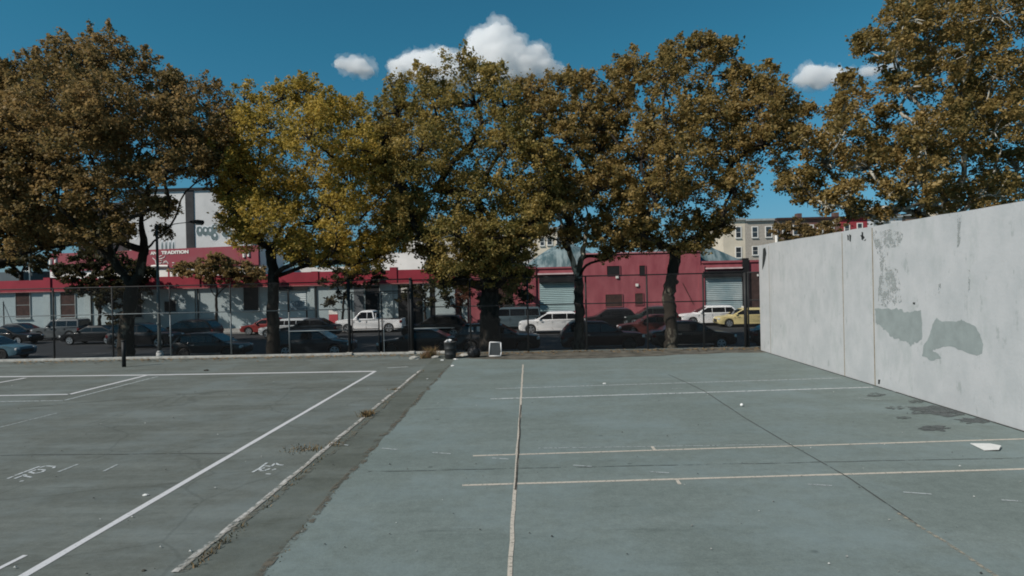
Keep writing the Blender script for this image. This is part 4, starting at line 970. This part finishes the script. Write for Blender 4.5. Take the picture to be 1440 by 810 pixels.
# ------------------------------------------------------------------ trees
def tree(name, label, cat, D, base_px, trunk_px, lobes, tr, leafm, barkm, dmax=4.2, dens=430, lsz=.2, seed=1, dup=.55, group=None, zg=None, limb=1.0, curve=1, limbs=(), limbm=None, burl=0):
    rnd = random.Random(seed); rng = np.random.default_rng(seed)
    zg = (WALK-.06 if D > 40 else -.12-.39*max(0, D-32.05)/3.85) if zg is None else zg
    bp = at(base_px[0], base_px[1], D); base = Vector((bp.x, D, zg))
    root = empty(name, base, 0, label, cat, group)
    # crown lobes in space
    cx = sum(l[0] for l in lobes)/len(lobes); cy = sum(l[1] for l in lobes)/len(lobes)
    mr = max(math.hypot(l[0]-cx, l[1]-cy) for l in lobes)+10
    L3 = []
    for (px, py, rp) in lobes:
        q = math.sqrt(max(0, 1-(math.hypot(px-cx, py-cy)/mr)**2))
        ds = [rnd.uniform(-.35, .35)*dmax*q]
        if q > .45 and rnd.random() < dup+.2: ds = [-rnd.uniform(.45, 1)*dmax*q, rnd.uniform(.3, 1)*dmax*q]
        for dy in ds:
            c = at(px+rnd.uniform(-4, 4), py+rnd.uniform(-4, 4), D+dy); L3.append((c, rp*1.02*(D+dy)/FPX))
    # wood skeleton
    tp = [at(px, py, D) for px, py in trunk_px]
    nodes = [base+Vector((0, 0, -.1))]+tp; par = [-1]+list(range(len(tp)))
    fork = len(nodes)-1
    extra = []
    for poly in limbs:
        j = fork; ch = [fork]
        for q in poly:
            nodes.append(at(q[0], q[1], D+(q[2] if len(q) > 2 else 0))); par.append(j); j = len(nodes)-1; ch.append(j)
        extra.append(ch)
    nfix = len(nodes)
    order = sorted(range(len(L3)), key=lambda i: (L3[i][0]-nodes[fork]).length)
    ends = {}
    for i in order:
        c = L3[i][0]; best = None; bd_ = 1e9
        for j in range(max(1, fork-1), len(nodes)):
            if nodes[j].z > c.z+.5: continue
            dd = (nodes[j]-c).length+.35*(nodes[j]-nodes[fork]).length
            if dd < bd_: bd_, best = dd, j
        if best is None: best = fork
        nodes.append(c); par.append(best); ends[len(nodes)-1] = i
    cnt = [0]*len(nodes)
    for i in range(len(nodes)-1, -1, -1):
        cnt[i] += 1
        if par[i] >= 0: cnt[par[i]] += cnt[i]
    tot = cnt[fork]
    rad = [max(.022, tr*.78*limb*(c/tot)**.5) if i > fork else tr*(1-.22*i/max(1, fork)) for i, c in enumerate(cnt)]
    rad[0] = tr*1.35
    mb = MB()
    P_ = [nodes[0], nodes[0].lerp(tp[0], .12)]; R_ = [tr*1.4, tr*1.06]; cur = [tp[0]]
    ctl = [nodes[0]]+tp
    for q0, q1, i0 in zip(ctl[:-1], ctl[1:], range(len(tp))):
        r0 = tr*1.06 if i0 == 0 else rad[i0]; r1 = rad[i0+1]
        for k in range(1 if i0 == 0 else 0, 6):
            t = (k+.8)/7 if i0 == 0 else k/6
            P_.append(q0.lerp(q1, t)+Vector((rnd.gauss(0, .03), 0, 0))); R_.append((r0+(r1-r0)*t)*(1+rnd.uniform(-.05, .06+burl)))
    P_.append(tp[-1]); R_.append(rad[fork]); mb.tube(P_, R_, 14)
    for _ in range(int(burl*30)):
        q = P_[rnd.randrange(3, len(P_)-1)]; t = rnd.uniform(0, 6.28); e = q+Vector((math.cos(t), math.sin(t), 0))*tr
        mb.tube([q, e, e+Vector((math.cos(t), math.sin(t), .1))*tr*.25], [tr*.5, tr*.4, tr*.1], 8)
    for ch in extra:
        lm_ = MB(); rr_ = [max(rad[ch[1]]*1.15, tr*.3)]+[max(rad[c_], tr*.16) for c_ in ch[1:]]
        for c_, r2 in zip(ch[1:], rr_[1:]): rad[c_] = r2
        P_ = []; R_ = []
        for (q0, q1, r0, r1) in zip(ch[:-1], ch[1:], rr_[:-1], rr_[1:]):
            for k in range(5):
                t = k/5; P_.append(nodes[q0].lerp(nodes[q1], t)+Vector((rnd.gauss(0, .035), rnd.gauss(0, .035), 0))); R_.append(r0+(r1-r0)*t)
        P_.append(nodes[ch[-1]]); R_.append(rr_[-1]); lm_.tube(P_, R_, 9)
        lo_ = lm_.build('limb', limbm or barkm, root, True); lo_.matrix_parent_inverse = Matrix.Translation(-base)
    for i in range(nfix, len(nodes)):
        a_, b_ = nodes[par[i]], nodes[i]; L_ = (b_-a_).length; pts = []; rs = []
        r0 = min(rad[i]*1.15, rad[par[i]]*.95); r1 = rad[i]*.75
        kn = Vector((rnd.gauss(0, .07), rnd.gauss(0, .07), rnd.uniform(-.02, .1)))*L_*curve
        k2 = Vector((rnd.gauss(0, .03), rnd.gauss(0, .03), rnd.gauss(0, .03)))*L_*curve
        n_ = 7
        for k in range(n_+1):
            t = k/n_; pts.append(a_.lerp(b_, t)+kn*math.sin(math.pi*t)+k2*math.sin(2*math.pi*t)); rs.append(r0+(r1-r0)*t)
        mb.tube(pts, rs, 7)
        c, rl_ = L3[ends[i]]
        for _ in range(7):
            d = Vector((rnd.gauss(0, 1), rnd.gauss(0, 1), rnd.gauss(.2, .8))).normalized()*rl_*rnd.uniform(.6, .95)
            e = c+d; mid = c.lerp(e, .5)+Vector((rnd.gauss(0, .1), rnd.gauss(0, .1), .1))*rl_
            mb.tube([c, mid, e], [rad[i]*.5, .022, .01], 5, False)
    t_ = mb.build('trunk', barkm, root, True); t_.matrix_parent_inverse = Matrix.Translation(-base)
    # leaves
    cs = []
    for c, rl_ in L3:
        N_ = int(dens*(2.4 if D < 40 else 1.2)*rl_*rl_); ncl = max(6, int(N_/50))
        d = rng.normal(size=(ncl, 3)); d[:, 2] += .25; d /= np.linalg.norm(d, axis=1)[:, None]
        rad_ = rl_*(.45+.62*rng.random(ncl)**.55)
        cc = np.array(c)+d*rad_[:, None]*np.array([1, 1, .82])
        k = rng.integers(0, ncl, N_); sg = .12+.04*rl_
        cs.append(cc[k]+rng.normal(size=(N_, 3))*np.array([sg, sg, sg*.6]))
        if D < 40:
            for _ in range(5):
                w_ = rng.normal(size=3)*np.array([.8, .8, .35])+np.array([0, 0, .75]); w_ /= np.linalg.norm(w_)
                m_ = int(60+34*rl_); t_l = rng.random(m_)
                up_ = w_*.6+np.array([0, 0, .5])
                cs.append(np.array(c)+(w_*rl_*.85)+up_*(t_l*rl_*.55)[:, None]+rng.normal(size=(m_, 3))*(.2*(1.15-t_l))[:, None])
    C_ = np.concatenate(cs); n = len(C_)
    nr = rng.normal(size=(n, 3)); nr[:, 2] = np.abs(nr[:, 2])+.35; nr /= np.linalg.norm(nr, axis=1)[:, None]
    u = np.cross(nr, rng.normal(size=(n, 3))); u /= np.linalg.norm(u, axis=1)[:, None]; v = np.cross(nr, u)
    s = (lsz*(.72 if D < 40 else 1)*(.42+.95*rng.random(n)**1.3))[:, None]
    V_ = np.empty((n, 4, 3)); V_[:, 0] = C_-u*s*.55; V_[:, 1] = C_+v*s*.42+nr*s*.12; V_[:, 2] = C_+u*s*.6-nr*s*.1; V_[:, 3] = C_-v*s*.42+nr*s*.12
    V_ -= np.array(base)
    me = bpy.data.meshes.new('crown'); me.vertices.add(4*n); me.vertices.foreach_set('co', V_.astype(np.float32).ravel())
    me.loops.add(4*n); me.loops.foreach_set('vertex_index', np.arange(4*n, dtype=np.int32))
    me.polygons.add(n); me.polygons.foreach_set('loop_start', np.arange(0, 4*n, 4, dtype=np.int32)); me.polygons.foreach_set('loop_total', np.full(n, 4, dtype=np.int32))
    me.update(calc_edges=True); me.materials.append(leafm)
    o = bpy.data.objects.new('crown', me); COL.objects.link(o); o.parent = root
    print(name, 'leaves', n); return root

b_pl = bark_mat('plane_bark', (.032, .027, .022), (.12, .108, .085), .57, .63)
b_dk = bark_mat('dark_bark', (.022, .019, .016), (.055, .048, .04), .5, .62)
b_pale = bark_mat('pale_bark', (.09, .08, .062), (.42, .40, .34), .42, .52)
l_br = leaf_mat('leaf_brown', (0.1196, 0.1006, 0.037), (0.2481, 0.1758, 0.0695), (0.4044, 0.2656, 0.113))
l_go = leaf_mat('leaf_gold', (0.1738, 0.1458, 0.0321), (0.395, 0.2917, 0.0584), (0.632, 0.4374, 0.1022))
l_ol = leaf_mat('leaf_olive', (0.123, 0.1199, 0.0342), (0.2813, 0.2196, 0.0644), (0.4926, 0.3496, 0.1108))
l_or = leaf_mat('leaf_tawny', (0.1348, 0.1127, 0.0362), (0.2857, 0.2071, 0.0688), (0.4603, 0.315, 0.1176))
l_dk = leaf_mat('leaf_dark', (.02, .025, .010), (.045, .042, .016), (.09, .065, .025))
T1 = [(20,300,26),(55,345,20),(95,335,20),(130,345,14),(240,300,14),(228,330,10),(210,290,14),(165,330,18),(300,232,26),(255,165,34),(285,240,24),(40,150,34),(140,330,24),(120,180,40),(60,320,26),(310,200,24),(180,310,22),(10,330,22),(100,305,28),(318,170,16),(150,85,38),(105,95,36),(60,110,30),(190,100,30),(22,112,20),(80,150,52),(150,148,55),(212,150,45),(268,142,36),(302,160,34),(35,185,50),(118,215,60),(200,205,55),(272,205,45),(15,250,45),(80,275,48),(150,280,42),(300,215,28),(35,310,34),(20,150,38),(235,120,18),(110,325,30),(175,255,38),(290,250,22),(232,238,20),(60,235,40)]
tree('plane_tree', 'broad brown leaved plane tree at the far left with a forked patchy trunk', 'tree', 34.2, (176, 500), [(178, 455), (184, 425), (186, 402)], T1, .40, l_br, b_pl, seed=11, dmax=6.5, limbs=([(172, 385), (157, 362), (152, 320), (150, 270, -1)], [(195, 388), (203, 352), (199, 312), (207, 262)]), limbm=b_pl, group='plane trees along the near sidewalk', dens=350)  # crown deepened so its shadow spreads wider over the street
tree('plane_tree', 'plane tree cut by the left edge with a low bare limb reaching in', 'tree', 35.5, (-62, 500), [(-62, 440), (-58, 385)], [(-15,120,34),(8,212,34),(12,320,24),(25,352,16),(50,325,18),(5,262,26),(-60,120,50),(-20,180,50),(-70,200,60),(-30,250,50),(-80,290,50),(5,290,32),(-20,325,30),(40,335,20),(-110,220,60),(-120,140,50),(70,352,14)], .4, l_br, b_dk, seed=12, dmax=6.5, limbs=([(-20, 378), (16, 360), (52, 350)],), group='plane trees along the near sidewalk', dens=360)  # crown depth enlarged to throw more shade on the street
T2 = [(335,300,22),(350,338,20),(318,272,14),(345,270,26),(540,362,16),(450,370,10),(420,368,9),(560,345,16),(575,322,16),(470,300,34),(540,275,26),(555,320,20),(530,365,16),(498,372,16),(395,280,34),(340,250,26),(320,315,16),(450,165,22),(535,345,18),(346,140,20),(398,138,20),(430,130,24),(462,160,28),(500,168,26),(335,178,26),(380,185,36),(440,200,42),(500,212,36),(325,222,28),(360,250,40),(425,262,46),(492,262,42),(535,240,26),(322,285,20),(380,310,36),(445,318,38),(505,312,34),(345,332,20),(470,352,26),(518,345,20),(560,300,18),(415,350,22),(545,200,20)]
tree('maple_tree', 'golden yellow tree with a dark straight trunk, second from the left', 'tree', 34.0, (384, 497), [(384, 440), (384, 390), (380, 352)], T2, .33, l_go, b_dk, seed=13, dmax=5.8, dens=470, lsz=.17)  # deeper crown, shaped to shade more of the road
T3 = [(610,385,12),(628,402,10),(590,362,12),(735,345,18),(750,302,22),(735,388,12),(660,400,16),(790,285,18),(770,290,22),(760,320,20),(560,335,18),(785,240,22),(615,365,16),(640,385,18),(575,290,26),(540,232,24),(690,355,28),(650,98,26),(602,116,22),(692,112,20),(562,124,16),(558,160,30),(612,150,36),(668,150,36),(712,148,26),(542,198,32),(592,210,42),(652,210,46),(712,205,38),(752,225,26),(560,258,38),(612,268,42),(672,278,46),(730,280,36),(580,312,26),(640,328,36),(700,335,34),(742,318,26),(672,368,30),(704,392,24),(722,368,22),(605,335,20),(768,262,20),(540,310,16)]
tree('oak_tree', 'large olive green tree with a thick dark trunk in the middle', 'tree', 33.6, (689, 497), [(689, 450), (688, 405), (684, 372)], T3, .55, l_ol, b_dk, seed=14, dens=480, lsz=.18)
T4 = [(870,352,12),(905,350,12),(850,362,8),(800,340,14),(785,270,26),(810,325,20),(745,165,20),(860,180,20),(860,250,26),(880,280,22),(745,200,20),(746,136,18),(790,128,22),(728,124,9),(772,162,28),(822,162,26),(800,200,30),(842,215,30),(780,240,28),(838,268,36),(872,308,34),(800,290,26),(768,300,20),(850,338,26),(892,345,20),(832,118,14),(765,330,14)]
tree('plane_tree', 'slender plane tree with a pale upper limb before the teal shutter', 'tree', 34.6, (815, 490), [(815, 450), (814, 420), (813, 392)], T4, .29, l_or, b_dk, seed=15, limbs=([(818, 365), (823, 338), (826, 300), (818, 240)], [(800, 350), (785, 300)]), limbm=b_pale, group='plane trees along the near sidewalk', dens=350)
T5 = [(985,345,14),(1015,318,16),(1042,292,16),(930,348,12),(985,68,16),(950,82,22),(1022,70,12),(850,118,26),(892,106,26),(932,112,30),(1000,110,38),(1050,118,28),(1090,135,26),(868,150,26),(938,178,38),(1000,172,46),(1062,166,40),(1108,168,24),(905,225,36),(962,232,46),(1028,228,38),(1072,205,28),(1120,198,16),(925,282,40),(982,290,40),(1030,272,26),(905,330,20),(960,335,26),(1000,325,24),(845,185,22),(1135,158,10)]
tree('plane_tree', 'big tawny plane tree with a knobbly mottled trunk, rightmost before the red building', 'tree', 33.4, (944, 494), [(944, 455), (939, 420), (946, 385), (950, 350)], T5, .33, l_or, b_pl, seed=16, burl=.12, group='plane trees along the near sidewalk', dens=360)
T6 = [(1130,284,16),(1165,290,14),(1105,258,12),(1200,298,14),(1240,304,14),(1290,300,18),(1102,232,12),(1360,290,26),(1420,272,28),(1240,225,24),(1180,160,20),(1300,60,34),(1370,160,40),(1300,210,34),(1270,28,30),(1330,18,42),(1400,25,46),(1450,60,46),(1222,62,14),(1256,82,26),(1212,72,8),(1330,95,38),(1400,105,46),(1190,118,9),(1210,150,30),(1275,128,26),(1182,195,30),(1250,192,38),(1320,185,42),(1400,190,46),(1158,232,28),(1220,240,34),(1290,258,34),(1360,250,42),(1430,240,44),(1135,262,20),(1195,272,16),(1128,200,13),(1255,278,16),(1330,285,26),(1400,278,28),(1460,170,50),(1480,100,50),(1500,240,50)]
tree('plane_tree', 'huge tawny plane tree with pale branches rising behind the concrete wall', 'tree', 31.0, (1345, 492), [(1345, 440), (1342, 370), (1338, 310)], T6, .40, l_or, b_pale, seed=17, limbs=([(1310, 285, -1), (1300, 255, -2)], [(1355, 250), (1356, 180, -1), (1350, 130, -2), (1368, 60, -2.5)], [(1375, 280, -1), (1400, 240, -2)]), limbm=b_pale, zg=0, group='plane trees along the near sidewalk', dens=330, dmax=4.0)
# small trees on the far pavement and behind
G2 = 'small trees on the far pavement'
def small(label, D, base, trunk, lobes, tr, lm, seed, dens=260, lsz=.24, nm='street_tree', dmax=1.6):
    tree(nm, label, 'tree', D, base, trunk, lobes, tr, lm, b_dk, dmax=dmax, dens=dens, lsz=lsz, seed=seed, group=G2, zg=WALK)
small('low bushy street tree covering the left end of the red sign', 60.5, (140, 470), [(140, 440), (141, 415)], [(95,385,18),(120,372,20),(150,370,22),(180,378,20),(202,388,14),(140,395,20),(170,402,16),(105,402,12),(88,378,10),(150,415,12),(168,430,12),(158,445,10),(150,428,12),(175,415,12),(140,420,9),(170,445,9),(190,400,12),(205,395,10),(200,410,11),(190,425,10),(120,410,9),(215,385,9)], .16, l_dk, 21, dens=380)  # crown enlarged so that its shadow darkens more of the facade
small('street tree with a wide flat brown crown below the red sign', 60.5, (304, 458), [(304, 440), (304, 418)], [(262,378,12),(285,370,14),(310,368,15),(335,372,14),(356,380,12),(275,388,13),(300,388,14),(330,390,14),(352,392,10),(250,384,9),(366,386,9),(320,378,14),(295,376,14)], .15, l_br, 22, dens=420)
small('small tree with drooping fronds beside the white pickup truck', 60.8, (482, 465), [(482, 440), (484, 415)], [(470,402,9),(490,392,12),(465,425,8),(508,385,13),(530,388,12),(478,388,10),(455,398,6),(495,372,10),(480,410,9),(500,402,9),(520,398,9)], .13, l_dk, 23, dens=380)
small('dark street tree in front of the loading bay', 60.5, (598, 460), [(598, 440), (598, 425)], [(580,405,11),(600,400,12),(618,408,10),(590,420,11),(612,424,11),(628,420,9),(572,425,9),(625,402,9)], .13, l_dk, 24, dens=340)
small('rusty brown street tree at the corner of the red garage', 60.5, (648, 462), [(648, 440), (648, 425)], [(640,402,10),(655,398,10),(645,415,11),(658,412,8),(650,426,8)], .12, leaf_mat('leaf_rust', (.04, .02, .01), (.12, .045, .025), (.2, .08, .04)), 25, dens=320)
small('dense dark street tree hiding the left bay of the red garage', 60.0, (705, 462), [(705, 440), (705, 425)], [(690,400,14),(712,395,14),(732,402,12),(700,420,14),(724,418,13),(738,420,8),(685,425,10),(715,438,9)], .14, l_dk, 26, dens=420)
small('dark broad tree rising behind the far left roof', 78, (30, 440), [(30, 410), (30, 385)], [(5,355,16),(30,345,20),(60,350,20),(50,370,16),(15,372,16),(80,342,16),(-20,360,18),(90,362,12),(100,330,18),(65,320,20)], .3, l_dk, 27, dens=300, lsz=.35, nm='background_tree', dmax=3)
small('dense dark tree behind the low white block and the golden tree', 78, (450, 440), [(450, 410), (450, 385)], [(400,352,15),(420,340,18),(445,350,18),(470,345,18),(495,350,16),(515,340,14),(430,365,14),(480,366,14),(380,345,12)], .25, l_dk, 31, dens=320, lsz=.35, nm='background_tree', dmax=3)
small('small brown tree in front of the rose patched house', 98, (1160, 420), [(1160, 360)], [(1100,325,12),(1118,318,12),(1135,322,12),(1130,335,10),(1145,332,11),(1160,324,12),(1176,320,11),(1120,340,10),(1108,336,8),(1168,334,10)], .15, l_br, 28, dens=260, lsz=.35, nm='background_tree', dmax=2)
small('dark olive tree behind the white rendered block', 80, (640, 420), [(640, 380)], [(618,352,13),(632,345,14),(648,352,14),(622,372,13),(640,372,14),(660,365,14),(655,385,12)], .2, l_ol, 29, dens=200, lsz=.3, nm='background_tree', dmax=2)
small('yellowing tree beside the cream house left of the green roof', 90, (745, 420), [(745, 380)], [(740,345,11),(752,352,9),(735,358,10),(806,330,10),(812,342,9)], .2, l_ol, 30, dens=180, lsz=.3, nm='background_tree', dmax=2)

# ------------------------------------------------------------------ clouds: real volumes far away
cm = bpy.data.materials.new('cloud_vapour'); cm.use_nodes = True; nt = cm.node_tree; nt.nodes.clear()
out = nt.nodes.new('ShaderNodeOutputMaterial'); pv = nt.nodes.new('ShaderNodeVolumePrincipled')
pv.inputs['Color'].default_value = (1, 1, 1, 1); pv.inputs['Density'].default_value = .06; pv.inputs['Anisotropy'].default_value = 0.0
nt.links.new(pv.outputs[0], out.inputs['Volume'])
cm2 = cm.copy(); cm2.name = 'cloud_veil'; [n for n in cm2.node_tree.nodes if n.type == 'PRINCIPLED_VOLUME'][0].inputs['Density'].default_value = .014
def cloud(label, blobs, seed, Y=1500, veil=True):
    if veil: cloud(label, [(x+random.uniform(-2, 2), y+random.uniform(-1, 2), r*1.4) for x, y, r in blobs], seed+50, Y+5, False)
    rnd = random.Random(seed); bm = bmesh.new(); k = Y/FPX
    cx, cy = sum(b_[0] for b_ in blobs)/len(blobs), sum(b_[1] for b_ in blobs)/len(blobs); c0 = at(cx, cy, Y)
    for (px, py, r) in blobs:
        for j in range(7):
            rr_ = r*(1 if j == 0 else rnd.uniform(.35, .6)); t = rnd.uniform(0, 6.28); o_ = 0 if j == 0 else r*rnd.uniform(.55, .85)
            p_ = at(px+o_*math.cos(t), py-o_*math.sin(t)*.8, Y+(0 if j == 0 else rnd.uniform(-.4, .4)*r*k))-c0
            bmesh.ops.create_icosphere(bm, subdivisions=3, radius=rr_*k, matrix=Matrix.Translation(p_) @ Matrix.Diagonal((1, .9, .8, 1)))
    me = bpy.data.meshes.new('cloud'); bm.to_mesh(me); bm.free(); me.materials.append(cm if veil else cm2)
    o = bpy.data.objects.new('cloud', me); o.location = c0; COL.objects.link(o)
    r_ = o.modifiers.new('union', 'REMESH'); r_.mode = 'VOXEL'; r_.voxel_size = 3.5
    for sc_, st in (((28, 18), (9, 9), (4, 4)) if veil else ((34, 40), (12, 22), (5, 8))):
        tx = bpy.data.textures.new('puffs', 'CLOUDS'); tx.noise_scale = sc_; tx.noise_depth = 3
        d = o.modifiers.new('puffs', 'DISPLACE'); d.texture = tx; d.strength = st; d.mid_level = .55
    o['kind'] = 'structure'; return o
cloud('', [(479,88,11),(492,90,12),(505,93,14),(514,100,11),(512,106,8)], 1)
cloud('', [(560,94,14),(576,88,17),(598,86,19),(618,84,18),(636,86,15),(558,108,12),(600,104,22),(632,108,22)], 2)
cloud('', [(666,76,17),(680,60,20),(696,52,21),(712,62,20),(724,76,21),(700,82,27),(740,85,20),(757,76,15),(767,92,15),(782,97,11),(796,100,7),(770,104,12),(742,100,17),(715,108,18),(690,105,20)], 3)
cloud('', [(1128,112,12),(1140,106,15),(1172,106,15),(1225,101,10),(1130,110,10),(1145,102,13),(1160,100,12),(1175,105,11),(1150,116,12),(1195,100,8),(1215,100,7),(1240,96,9),(1262,94,9),(1285,92,8)], 4)
